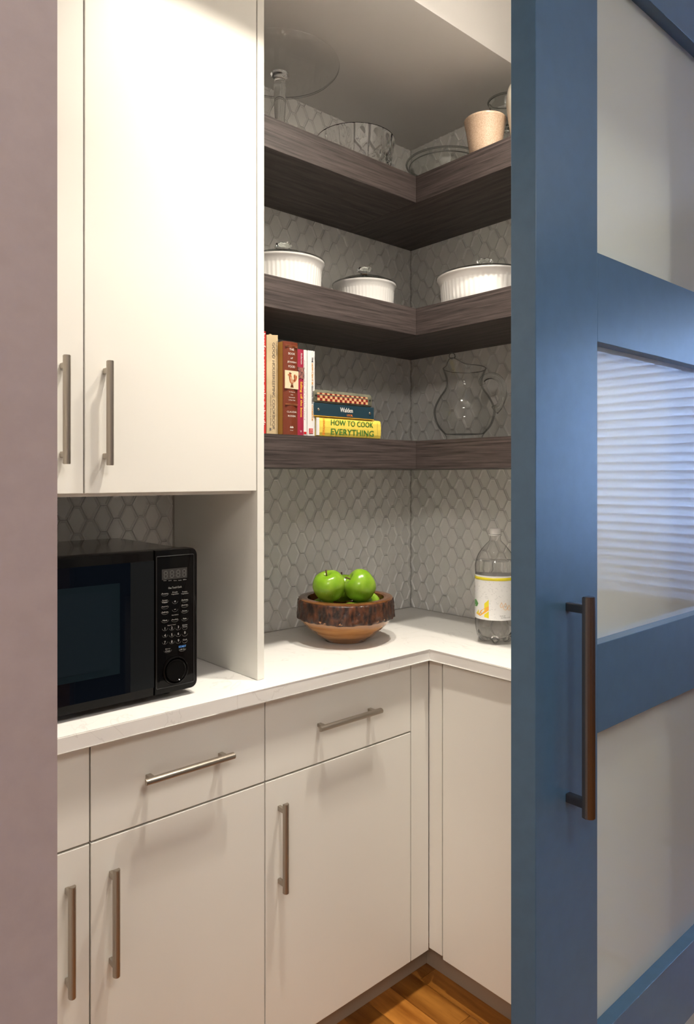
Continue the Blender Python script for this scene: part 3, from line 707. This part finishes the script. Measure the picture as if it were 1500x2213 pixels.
# label wraps the bottle; s = arc position (0 = towards the camera)
th0 = math.atan2(-oc.y, -oc.x)
LR = BR + .0004
def cyl(s, z, dr_=0.0):
    th = th0 + s / LR; r = LR + dr_
    return Vector((oc.x + r * math.cos(th), oc.y + r * math.sin(th), CT + z))
LZ0, LZ1 = .068, .186
lb = obj('label', lathe([(LR - .0003, LZ0), (LR, LZ0), (LR, LZ1), (LR - .0003, LZ1)], oc, 96), flat('label_white', (.80, .80, .79), .3), t, smooth=True, angle=40)
obj('label_band', lathe([(LR + .00015, LZ1 - .0125), (LR + .00025, LZ1 - .0125), (LR + .00025, LZ1 - .0045), (LR + .00015, LZ1 - .0045)], oc, 96), flat('label_yellow', (.78, .67, .03), .3), lb, smooth=True)
def cpoly(pts, m, name, dr_, sub=3):
    bm = bmesh.new(); f = bm.faces.new([bm.verts.new((a, b_, 0)) for a, b_ in pts])
    bmesh.ops.triangulate(bm, faces=bm.faces)
    bmesh.ops.subdivide_edges(bm, edges=bm.edges, cuts=sub)
    for v in bm.verts: v.co = cyl(v.co.x, v.co.y, dr_)
    return obj(name, bm, m, lb)
def LS(u): return math.asin(max(-1, min(1, (u - 525) / 327))) * LR   # crop px -> arc
def LV(v, u=600): return LZ0 + (1650 - v) / (1650 - 815) * (LZ1 - LZ0)
yl, orr = flat('label_yellow', (.78, .67, .03), .3), flat('label_orange', (.86, .42, .05), .3)
s0, s1 = LS(225), LS(425)
cpoly([(s0, LV(1560)), (s1, LV(1615)), (s1, LV(1260))], yl, 'label_patch', .0003)
cpoly([(LS(232), LV(1565)), (LS(290), LV(1590)), (s1, LV(1470)), (s1, LV(1380))], orr, 'label_patch', .0005)
cpoly([(LS(340), LV(1545)), (LS(352), LV(1553)), (s1, LV(1478)), (s1, LV(1464))], flat('label_white', (.8, .8, .79), .3), 'label_patch', .0007, 1)
cpoly([(LS(200), LV(1440)), (LS(240), LV(1425)), (LS(262), LV(1360)), (LS(230), LV(1300)), (LS(205), LV(1300))], flat('leaf_green', (.10, .30, .08), .4), 'label_patch', .0004)
# droplets
bm = bmesh.new(); rnd = random.Random(3)
def ringdrop(s, z, r, w_, n=10, a0=0, a1=2*PI, stretch=1.0):
    prev = None
    for k in range(n + 1):
        a = a0 + (a1 - a0) * k / n
        p = [bm.verts.new(cyl(s + (r + q_) * math.cos(a), z + (r + q_) * math.sin(a) * stretch, .0004)) for q_ in (0, w_)]
        if prev: bm.faces.new((prev[0], prev[1], p[1], p[0]))
        prev = p
for k in range(210):
    s, z = rnd.uniform(-.085, .085), rnd.uniform(LZ0 + .006, LZ1 - .016)
    if LS(215) < s < LS(430) and z < LV(1260) : continue
    if LS(590) < s < LS(770) and z < LV(1290): continue
    ringdrop(s, z, rnd.choice((.0005, .0006, .0009, .0018)), .0003, a0=rnd.uniform(-3.6, -2.6), a1=rnd.uniform(-.5, 1.2))
obj('label_droplets', bm, flat('label_grey', (.22, .22, .22), .4), lb)
bm = bmesh.new()
def drop(u, v, w_, h_):
    path = []
    for k in range(21):
        a = -PI/2 + 2 * PI * k / 20; x = math.cos(a); y = math.sin(a)
        if y > 0: x *= (1 - y) ** .8
        path.append(cyl(LS(u) + x * w_, LV(v) + (y * h_ if y < 0 else y * h_ * 1.7), .0005))
    tube(path, .00035, 5, bm)
drop(683, 1400, .0062, .0068); drop(622, 1365, .0040, .0050); drop(738, 1420, .0045, .0050)
obj('label_emblem', bm, orr, lb)
def ltext(s, u, v, h, w_, m, name='label_lettering', bold=0.0):
    bm = bmesh.new(); text(s, (0, 0, 0), X_, Z_, h, None, None, w_, bm=bm, fmap=lambda a, b_: cyl(LS(u) + a, LV(v) + b_, .00055), bold=bold)
    obj(name, bm, m, lb)
bk = flat('label_black', (.03, .03, .03), .4)
ltext('SODIUM', 683, 1378, .0014, .0065, bk); ltext('FREE', 683, 1395, .0014, .0045, bk)
ltext('67.6 FL OZ', 640, 1562, .0034, .0150, bk); ltext('(2 LITERS 1.2 QT)', 690, 1598, .0034, .0270, bk)
ltext('SPARKLING', 920, 1105, .0075, .047, bk, bold=.0003)
ltext('WATER', 140, 1060, .0050, .024, bk, bold=.0002)
ltext('0', 308, 1535, .0050, .0036, bk)

# ------------------------------------------------------------------ pitcher on the low shelf
pc = Vector((1.640, 1.327, 1.4682))
t = thing('glass_pitcher', 'clear glass pitcher with curled spout and thick handle on the lowest shelf', 'pitcher', pc)
PO = prof_spline([(.0, .0), (.051, .0), (.0550, .004), (.0525, .012), (.058, .022), (.078, .046), (.0885, .078), (.0865, .102), (.073, .130), (.0590, .150), (.0525, .166), (.0530, .182), (.059, .200), (.0640, .214)], 5)
PI_ = [(max(r - .0030, 0), z) for r, z in PO if z > .020][::-1] + [(.045, .021), (0, .019)]
sp = (-RGT * .6 - FWD * .8).normalized(); sth = math.atan2(sp.y, sp.x)
def pit(th, i, r, z):
    d = math.atan2(math.sin(th - sth), math.cos(th - sth)); k = max(0, (z - .175) / .038) ** 1.4
    g = math.exp(-(d / .33) ** 2); g2 = math.exp(-((abs(d) - .75) / .35) ** 2)
    return r * (1 + .20 * g * k - .06 * g2 * k), z + .017 * g * k + .004 * k * math.cos(d)
pb = obj('body', lathe(PO + PI_, pc, 96, pit), M['thin_glass'], t, smooth=True, angle=70)
def RP(a, z): return pc + RGT * a + Vector((0, 0, z))
# rolled lip of the spout
path = []
for k in range(97):
    th = 2 * PI * k / 96; r_, z_ = pit(th, 0, .0625, .2135); path.append(pc + Vector((r_ * math.cos(th), r_ * math.sin(th), z_)))
obj('rim_bead', tube(path, .0013, 8), M['rim_glass'], t, smooth=True)
tc_ = pc + sp * .0745 + Vector((0, 0, .2400))
obj('spout_lip', tube([tc_ + RGT * (.0085 * math.cos(a)) + Vector((0, 0, .0085 * math.sin(a))) - FWD * .0003 * k for k, a in enumerate([-.6 + 5.4 * k / 20 for k in range(21)])], .0016, 8), M['rim_glass'], t, smooth=True)
hp = spline([RP(.0545, .166), RP(.051, .177), RP(.062, .188), RP(.082, .193), RP(.102, .183), RP(.1130, .160), RP(.1120, .129), RP(.102, .104), RP(.089, .092)], 6)
rr = [.0085 + .0015 * math.sin(PI * k / (len(hp) - 1)) for k in range(len(hp))]
for k in range(8): rr[-1 - k] += .0007 * (8 - k)
obj('handle', tube(hp, rr, 16), M['handle_glass'], t, smooth=True)

# ------------------------------------------------------------------ casseroles on the middle shelf
def casserole(c, R_, H, label, oval=1.0, ang=0.0, nf=56):
    t = thing('casserole_dish', label, 'casserole dish', c, group='white fluted casseroles on the middle shelf')
    N_ = nf * 4
    def rf(th, i, r, z):
        k = 1.0
        if .010 < z < H - .022 and r > R_ * .7 and i < 12: k = 1 + .0085 * abs(math.cos(nf * th / 2)) * 1.6 - .006
        ov = oval / math.sqrt((oval * math.cos(th - ang)) ** 2 + math.sin(th - ang) ** 2) if oval != 1 else 1
        return r * k * ov, z
    b0 = R_ * .875
    out_ = [(0, .002), (b0 * .9, .002), (b0, .004), (b0 * 1.02, .012)] + [(b0 * 1.02 + (R_ * .925 - b0 * 1.02) * k / 5, .012 + (H - .034) * k / 5) for k in range(1, 6)] + [(R_ * .93, H - .020), (R_ * .955, H - .013), (R_ * .985, H - .006), (R_, H - .004), (R_, H), (R_ * .965, H + .0005), (R_ * .955, H - .006), (R_ * .88, H - .02), (b0 * .95, .012), (0, .008)]
    obj('dish', lathe(out_, c, N_, rf), M['porcelain'], t, smooth=True, angle=60)
    def rl(th, i, r, z):
        ov = oval / math.sqrt((oval * math.cos(th - ang)) ** 2 + math.sin(th - ang) ** 2) if oval != 1 else 1
        return r * ov, z
    ld = obj('lid', lathe([(0, H + .025), (R_ * .4, H + .0235), (R_ * .7, H + .017), (R_ * .88, H + .0085), (R_ * .94, H + .0050), (R_ * 1.005, H + .0042), (R_ * 1.01, H + .0025), (R_ * 1.0, H + .0010), (R_ * .93, H + .0010), (R_ * .86, H + .0045), (R_ * .69, H + .013), (R_ * .4, H + .0195), (0, H + .021)], c, 96, rl), M['thin_smoke'], t, smooth=True, angle=60)
    obj('knob', lathe([(0, H + .0245), (.010, H + .025), (.0085, H + .033), (.012, H + .038), (.0215, H + .044), (.0235, H + .050), (.020, H + .056), (.008, H + .0585), (0, H + .0565)], c, 40, lambda th, i, r, z: (r * (1 + (.05 * math.cos(8 * th) if 3 < i < 7 else 0)), z)), M['glass'], ld, smooth=True)
    ears = []
    return t
S2 = 1.8463
casserole((1.151, 1.553, S2), .1125, .0940, 'white fluted round casserole with glass lid at the left by the side panel')
casserole((1.463, 1.565, S2), .0960, .0920, 'smallest white fluted casserole with glass lid standing near the shelf corner')
casserole((1.652, 1.262, S2), .1370, .0860, 'widest white fluted casserole with glass lid beside the blue door')

# ------------------------------------------------------------------ glassware on the top shelf
S1 = 2.2233
c = Vector((1.121, 1.527, S1))
t = thing('cake_stand', 'clear glass pedestal cake stand on the top shelf beside the white cabinet', 'cake stand', c)
obj('plate', lathe([(0, .216), (.020, .215), (.10, .217), (.135, .219), (.148, .224), (.157, .232), (.1585, .2325), (.1580, .2300), (.149, .2205), (.136, .2150), (.10, .2130), (.022, .2100), (0, .2100)], c, 120), M['thin_glass'], t, smooth=True, angle=70)
obj('stem', lathe(prof_spline([(0, .2095), (.0225, .2090), (.0235, .203), (.016, .196), (.0145, .186), (.0160, .172), (.0150, .12), (.0115, .06), (.013, .030), (.030, .014), (.065, .006), (.070, .002), (.068, .0003), (0, .0003)], 5), c, 64), M['glass'], t, smooth=True, angle=70)

c = Vector((1.411, 1.548, S1))
t = thing('crystal_bowl', 'cut crystal bowl with diamond pattern and straight sides on the top shelf', 'bowl', c)
NR = 34
CO = [(0, .001), (.086, .001), (.092, .004)] + [(.094 + .022 * (k / NR) ** .8, .006 + .122 * k / NR) for k in range(NR + 1)]
def cut(th, i, r, z):
    if i >= 3 and i < len(CO) - 1:
        k = th / (2 * PI) * 16; f = k % 1.0; d = 0.0
        zz = z / .128
        d += .0040 * math.exp(-((f - 0) / .05) ** 2) + .0040 * math.exp(-((f - 1) / .05) ** 2)        # vertical cuts
        if zz < .62:
            u = (zz / .62) * 2 % 1.0
            d += .0042 * math.exp(-((f - u) / .06) ** 2) + .0042 * math.exp(-((f - (1 - u)) / .07) ** 2)
        else: d += .0030 * max(0, 1 - ((f - .5) / .26) ** 2 - ((zz - .80) / .13) ** 2)
        return r - d, z
    return r, z
CI = [(.111, .1285)] + [(.109 - .021 * (1 - k / 10) ** .8, .010 + .118 * k / 10) for k in range(9, -1, -1)] + [(0, .009)]
obj('bowl', lathe(CO + [(.1145, .1290)] + CI, c, 320, cut), M['crystal'], t, smooth=True, angle=40)

c = Vector((1.668, 1.425, S1))
t = thing('glass_baking_bowl', 'shallow clear glass bowl with wide rim in the corner of the top shelf', 'bowl', c)
obj('bowl', lathe(prof_spline([(0, .001), (.060, .001), (.072, .008), (.092, .045), (.100, .080), (.106, .088), (.116, .090)], 4) + [(.1175, .093), (.1165, .0955), (.106, .094), (.099, .086)] + prof_spline([(.096, .080), (.088, .046), (.068, .012), (0, .006)], 4), c, 96), M['thin_smoke'], t, smooth=True, angle=70)

obj('rim', tube([c + Vector((.1165 * math.cos(a), .1165 * math.sin(a), .0965)) for a in [2 * PI * k / 64 for k in range(65)]], .0032, 8), M['rim_glass'], t, smooth=True)
obj('rim_step', tube([c + Vector((.1075 * math.cos(a), .1075 * math.sin(a), .0875)) for a in [2 * PI * k / 64 for k in range(65)]], .0018, 6), M['rim_glass'], t, smooth=True)
c = Vector((1.582, 1.207, S1))
o = obj('stoneware_cup', lathe([(0, .001), (.038, .001), (.041, .003), (.0445, .040), (.0525, .090), (.0570, .113), (.0580, .117), (.0565, .1185), (.0545, .116), (.049, .09), (.041, .04), (.036, .008), (0, .006)], c, 72), M['stoneware'], None, c, smooth=True, angle=60)
tag(o, 'speckled tan stoneware cup tapering downward on the top shelf', 'cup')
c = Vector((1.622, 1.091, S1))
o = obj('cream_vase', lathe(prof_spline([(0, .001), (.036, .001), (.040, .006), (.049, .05), (.0585, .11), (.0615, .145), (.057, .175), (.047, .190), (.042, .193)], 5) + [(.039, .191), (.045, .183), (.054, .165), (.055, .12), (.045, .05), (0, .008)], c, 72), M['cream'], None, c, smooth=True, angle=60)
tag(o, 'cream glazed vase cut off by the blue door on the top shelf', 'vase')
c = Vector((1.712, 1.232, S1))
t = thing('glass_goblet', 'grey glass stemmed dish with thick rim behind the tan cup', 'goblet', c)
obj('goblet_bowl', lathe(prof_spline([(0, .150), (.012, .152), (.034, .172), (.046, .205), (.0495, .222)], 5) + [(.0505, .2245), (.0485, .2260), (.0455, .224), (.042, .205), (.030, .176), (.010, .160), (0, .159)], c, 64), M['smoke_glass'], t, smooth=True, angle=70)
obj('stem', lathe(prof_spline([(0, .1495), (.013, .1490), (.007, .138), (.005, .10), (.006, .04), (.012, .012), (.036, .004), (.037, .001), (0, .0008)], 5), c, 40), M['smoke_glass'], t, smooth=True, angle=70)

obj('rim', tube([c + Vector((.050 * math.cos(a), .050 * math.sin(a), .2255)) for a in [2 * PI * k / 48 for k in range(49)]], .0034, 8), M['rim_glass'], t, smooth=True)
# ------------------------------------------------------------------ books on the low shelf
S3 = 1.4683
def upright(name, x0, x1, h, yf, depth, cover, label, curve=0.0015, spine=None):
    t = thing('book', label, 'book', ((x0 + x1) / 2, yf + depth / 2, S3), group='upright cookbooks on the lowest shelf')
    g = .0003; x0 += g; x1 -= g
    n = 8; out_ = []
    for k in range(n + 1):
        u = k / n; out_.append((x0 + (x1 - x0) * u, yf + curve * (1 - math.sin(PI * u))))
    pts = out_ + [(x1, yf + depth), (x1 - .0022, yf + depth), (x1 - .0022, yf + .006), (x0 + .0022, yf + .006), (x0 + .0022, yf + depth), (x0, yf + depth)]
    obj('cover', prism(pts, S3, S3 + h), cover, t)
    obj('page_block', B(x0 + .0023, x1 - .0023, yf + .0062, yf + depth - .004, S3 + .003, S3 + h - .004), M['paper'], t)
    return t
def vtext(t, s, x, z, h, L_, m, yf, name='title', bold=0.0, shear=0.0):      # reads downward
    text(s, (x, yf - .0004, z), -Z_, X_, h, m, t, L_, name=name, bold=bold, shear=shear)
def htext(t, s, x, z, h, W_, m, yf, name='title', bold=0.0): text(s, (x, yf - .0004, z), X_, Z_, h, m, t, W_, name=name, bold=bold)
red = flat('red_cover', (.55, .018, .018), .35); wht = flat('book_white', (.74, .73, .72), .35); ink = flat('book_ink', (.05, .045, .05), .5)
ltx = flat('title_white', (.78, .76, .72), .5)
t = upright('b', .930, .9965, .248, 1.410, .215, red, 'thick red cookbook with white lettering against the white side panel', .004)
vtext(t, 'barefoot contessa make it ahead', .9895, S3 + .135, .0085, .215, ltx, 1.4123, bold=.0002)
vtext(t, 'III', .9895, S3 + .028, .004, .010, ltx, 1.4123)
t = upright('b', .9965, 1.0300, .240, 1.408, .205, M['gold_cloth'], 'worn tan cloth cookbook with frayed spine top beside the red one', .003)
gi = flat('gilt_ink', (.16, .14, .12), .5)
vtext(t, 'GOOD HOUSEKEEPING COOKBOOK', 1.0150, S3 + .117, .0080, .212, gi, 1.4079)
vtext(t, 'THE NEW', 1.0245, S3 + .212, .0042, .032, gi, 1.4085)
vtext(t, 'HARCOURT, BRACE & WORLD', 1.0065, S3 + .058, .0036, .075, gi, 1.4085)
obj('publisher_mark', B(1.004, 1.0095, 1.4083, 1.409, S3 + .009, S3 + .0155), gi, t)
bm = bmesh.new()
for k in range(9):
    a = 1.002 + .003 * k; box(bm, a, a + .0026, 1.4095, 1.4135, S3 + .2395, S3 + .2400 + random.uniform(.001, .0035))
obj('frayed_edge', bm, M['gold_cloth'], t)
YB2 = 1.388
t = upright('b', 1.0312, 1.0760, .2265, YB2, .195, M['brown_cloth'], 'brown hardcover cookbook with a cream rooster panel on the spine', .004)
bm = bmesh.new(); box(bm, 1.0311, 1.0322, YB2 + .006, YB2 + .19, S3 + .001, S3 + .2255); obj('dust_jacket_side', bm, flat('mustard_jacket', (.33, .175, .028), .4), t)
for z, s, w_, h in ((.208, 'THE', .014, .0052), (.1975, 'BOOK', .020, .0052), (.187, 'of', .007, .0052), (.1765, 'JEWISH', .027, .0055), (.166, 'FOOD', .020, .0055)):
    htext(t, s, 1.0545, S3 + z, h, w_, ltx, YB2)
obj('rooster_panel', prism([(1.0345, S3 + .1120), (1.0750, S3 + .1120), (1.0750, S3 + .1560), (1.0345, S3 + .1560)], YB2 - .0005, YB2 + .002, 'y'), flat('cream_panel', (.74, .60, .40), .5), t)
def silh(pts, cx, cz, s, y, m, nm, parent):
    bm = bmesh.new(); f = bm.faces.new([bm.verts.new((cx + a * s, y, cz + b_ * s)) for a, b_ in pts]); bmesh.ops.triangulate(bm, faces=[f]); return obj(nm, bm, m, parent)
rust = flat('rooster_rust', (.42, .12, .045), .5)
RX, RZ, RS = 1.0552, S3 + .1335, .0150
silh([(-.62, .62), (-.92, .78), (-.66, .92), (-.52, 1.02), (-.22, .96), (-.10, .60), (.02, .18), (.30, .02), (.52, .22), (.58, .02), (.44, -.32), (.16, -.58), (-.12, -.62), (-.40, -.42), (-.56, -.05), (-.52, .35)], RX, RZ, RS, YB2 - .0008, rust, 'rooster_print', t)
silh([(.44, .02), (.50, .55), (.36, .85), (.62, .98), (.78, .72), (.98, .86), (1.04, .48), (.92, .10), (.66, -.22), (.46, -.30)], RX, RZ, RS, YB2 - .0008, rust, 'rooster_print', t)
silh([(-.62, 1.00), (-.58, 1.26), (-.44, 1.10), (-.34, 1.30), (-.22, 1.08), (-.06, 1.16), (-.16, .92), (-.4, .98)], RX, RZ, RS, YB2 - .0009, flat('rooster_dark', (.16, .03, .02), .5), 'rooster_print', t)
for x_ in (-.12, .10): silh([(x_, -.56), (x_ + .07, -.56), (x_ + .07, -1.1), (x_ + .22, -1.22), (x_ - .22, -1.22), (x_, -1.1)], RX, RZ, RS, YB2 - .0008, rust, 'rooster_print', t)
for k in range(6): silh([(-.42 + .04 * k, .42 - .15 * k), (.02 + .06 * k, .40 - .15 * k), (.02 + .06 * k, .34 - .15 * k), (-.42 + .04 * k, .36 - .15 * k)], RX, RZ, RS, YB2 - .0010, flat('cream_panel', (.74, .60, .40), .5), 'rooster_print', t)
for z, w_, s in ((.104, .018, 'An Odyssey'), (.0975, .007, 'from'), (.091, .018, 'Samarkand'), (.0845, .020, 'to New York')): htext(t, s, 1.0550, S3 + z, .0028, w_, ltx, YB2)
htext(t, 'CLAUDIA', 1.0545, S3 + .0555, .0042, .029, ltx, YB2); htext(t, 'RODEN', 1.0545, S3 + .0455, .0042, .022, ltx, YB2)
htext(t, 'deb', 1.0545, S3 + .0185, .0050, .010, ltx, YB2, bold=.0003); htext(t, 'Knopf', 1.0545, S3 + .0105, .0026, .009, ltx, YB2)
gl_ = flat('gilt_line', (.40, .16, .06), .4)
for z in (.217, .214, .0745, .0725): obj('gilt_rule', B(1.036, 1.074, YB2 - .0004, YB2 + .001, S3 + z, S3 + z + .0006), gl_, t)
t = upright('b', 1.0765, 1.0835, .214, 1.412, .19, flat('maroon_cover', (.16, .022, .035), .4), 'thin maroon book squeezed beside the brown hardcover', .001)
vtext(t, 'COOKING THE WHOLE MEAL', 1.0800, S3 + .095, .0028, .12, ltx, 1.4125)
obj('spine_foot', B(1.0768, 1.0832, 1.4115, 1.4135, S3 + .0005, S3 + .021), wht, t)
cr_ = flat('crimson_cover', (.34, .022, .058), .35)
t = upright('b', 1.0838, 1.1045, .2150, 1.402, .200, cr_, 'crimson cookbook with orange spine lettering left of the white books', .002)
obj('photo_panel', B(1.0845, 1.1038, 1.4016, 1.404, S3 + .142, S3 + .170), noise_col(mat('meat_photo', (.2, .1, .1), .4), (.03, .025, .03), (.42, .16, .13), nscale=160)[0], t)
vtext(t, 'falling off the bone', 1.0945, S3 + .090, .0088, .088, flat('orange_title', (.90, .48, .06), .5), 1.4020, bold=.0003)
vtext(t, 'Anderson', 1.0960, S3 + .192, .0056, .028, ltx, 1.4020)
htext(t, 'W', 1.0940, S3 + .0105, .0055, .006, ltx, 1.4020)
t = upright('b', 1.1048, 1.1150, .2155, 1.404, .200, wht, 'thin white book with script title between crimson and gluten-free book', .001)
vtext(t, 'Slow Cooker REVOLUTION', 1.1090, S3 + .115, .0055, .15, flat('grey_title', (.18, .17, .18), .5), 1.4045, shear=.1)
obj('spine_foot', B(1.1055, 1.1130, 1.4036, 1.406, S3 + .004, S3 + .010), red, t)
t = upright('b', 1.1153, 1.1385, .2150, 1.400, .205, wht, 'white gluten-free cookbook with black and orange spine letters', .002)
og = flat('ochre_title', (.62, .30, .05), .5)
vtext(t, 'THE', 1.1290, S3 + .192, .0050, .014, ink, 1.4, bold=.0003); vtext(t, 'HOW CAN IT BE', 1.1290, S3 + .156, .0050, .054, og, 1.4, bold=.0003)
vtext(t, 'GLUTEN FREE', 1.1290, S3 + .104, .0050, .046, ink, 1.4, bold=.0003); vtext(t, 'COOKBOOK', 1.1290, S3 + .058, .0050, .040, og, 1.4, bold=.0003)
obj('publisher_badge', B(1.1190, 1.1310, 1.3996, 1.402, S3 + .006, S3 + .019), red, t)
for z, s in ((.0165, 'AMERICA\'S'), (.0125, 'TEST'), (.0085, 'KITCHEN')): htext(t, s, 1.1250, S3 + z, .0024, .010, ltx, 1.3994)

# lying stack
yel = flat('yellow_cover', (.80, .62, .10), .35)
grn = flat('green_title', (.035, .17, .03), .5)
GRP = 'books stacked flat on the lowest shelf'
YF = 1.398
t = thing('book', 'thick yellow cookbook with green title lying at the bottom of the stack', 'book', (1.26, 1.5, S3), group=GRP)
x0, x1, th_ = 1.1420, 1.3690, .0505
pts = [(YF + .008, 0), (YF + .003, .002), (YF + .0008, .010), (YF, .025), (YF + .0008, th_ - .010), (YF + .003, th_ - .002), (YF + .008, th_), (YF + .195, th_), (YF + .195, th_ - .0022), (YF + .010, th_ - .0022), (YF + .006, .025), (YF + .010, .0022), (YF + .195, .0022), (YF + .195, 0)]
obj('cover', prism([(a, S3 + b_) for a, b_ in pts], x0, x1, 'x'), yel, t)
obj('page_block', B(x0 + .003, x1 - .003, YF + .011, YF + .190, S3 + .0024, S3 + th_ - .0024), M['paper'], t)
htext(t, 'HOW TO COOK', 1.2640, S3 + .0375, .0145, .150, grn, YF, bold=.0004)
htext(t, 'EVERYTHING', 1.2650, S3 + .0140, .0160, .152, grn, YF, bold=.0004)
text('Bittman', (1.1640, YF - .0004, S3 + .0260), Z_, -X_, .0085, flat('orange_red_title', (.80, .22, .02), .5), t, .043, name='title', bold=.0002)
text('Completely Revised USA', (1.3555, YF - .0004, S3 + .0260), Z_, -X_, .0026, ink, t, .036, name='title')
obj('spine_edge', B(x0 - .0004, x0 + .008, YF - .0003, YF + .004, S3 + .003, S3 + th_ - .003), wht, t)
Z2 = S3 + th_ + .0003
t = thing('book', 'dark blue binder with two rivets lying in the middle of the stack', 'binder', (1.24, 1.5, Z2), group=GRP)
nv = flat('navy_cover', (.014, .042, .062), .4)
bm = bmesh.new(); box(bm, 1.1330, 1.3440, YF + .002, YF + .006, Z2 + .0012, Z2 + .0345, .001); box(bm, 1.1330, 1.3440, YF + .005, YF + .185, Z2 + .0322, Z2 + .0345, .0005); obj('cover', bm, nv, t)
obj('base_board', B(1.1330, 1.3440, YF + .001, YF + .185, Z2, Z2 + .0024), flat('gold_board', (.55, .30, .03), .4), t)
obj('page_block', B(1.136, 1.341, YF + .014, YF + .18, Z2 + .003, Z2 + .0315), M['paper'], t)
for x in (1.1490, 1.3290):
    bm = lathe([(0, .0012), (.0012, .0012), (.0016, .0018), (.0032, .0015), (.0036, 0)], (0, 0, 0), 20)
    bmesh.ops.rotate(bm, verts=bm.verts, cent=(0, 0, 0), matrix=Matrix.Rotation(PI/2, 3, 'X')); bmesh.ops.translate(bm, verts=bm.verts, vec=(x, YF + .002, Z2 + .018))
    obj('rivet', bm, M['steel'], t, smooth=True)
htext(t, 'Walden', 1.2440, Z2 + .0215, .0120, .044, ltx, YF + .002, bold=.0003); htext(t, 'LOCAL', 1.2560, Z2 + .0085, .0052, .020, flat('orange_red_title', (.8, .22, .02), .5), YF + .002, bold=.0002)
Z3 = Z2 + .0348
t = thing('checkered_box', 'olive grey case with red and cream checkered inlay topping the book stack', 'box', (1.23, 1.5, Z3), group=GRP)
ol, _, _ = noise_col(mat('olive_grey_board', (.12, .12, .09), .35), (.075, .078, .055), (.15, .145, .105), nscale=60)
pts = [(YF + .004, 0), (YF + .001, .003), (YF, .012), (YF + .001, .026), (YF + .006, .034), (YF + .016, .0355), (YF + .15, .0355), (YF + .15, 0)]
obj('case', prism([(a, Z3 + b_) for a, b_ in pts], 1.1320, 1.3350, 'x', bev=.0008), ol, t)
rd, cm = flat('check_red', (.21, .018, .014), .4), flat('check_cream', (.66, .40, .20), .4)
nc = 21; cw = .176 / nc; chh = .0068
CK = {}
for i in range(nc):
    for j in range(3):
        mm_ = rd if (i + j) % 2 else cm
        k_ = (i + j) % 2
        if k_ not in CK:
            bm = B(0, cw - .0002, -.0009, .0015, 0, chh - .0002); bmesh.ops.recalc_face_normals(bm, faces=bm.faces)
            me = D.meshes.new('inlay_square'); bm.to_mesh(me); bm.free(); me.materials.append(mm_); CK[k_] = me
        o = D.objects.new('inlay_square', CK[k_]); COL.objects.link(o); o.parent = t
        o.location = Vector((1.1435 + i * cw, YF + .0004 + (.0012 if j == 2 else .0), Z3 + .0055 + j * chh)) - Vector(t['_o'])
for x in (1.1390, 1.3270):
    obj('rivet', tube([(x, YF - .0010, Z3 + .018), (x, YF + .002, Z3 + .018)], .0026, 14), M['black_satin'], t)

# strip helper properties
for o in D.objects:
    if '_o' in o: del o['_o']
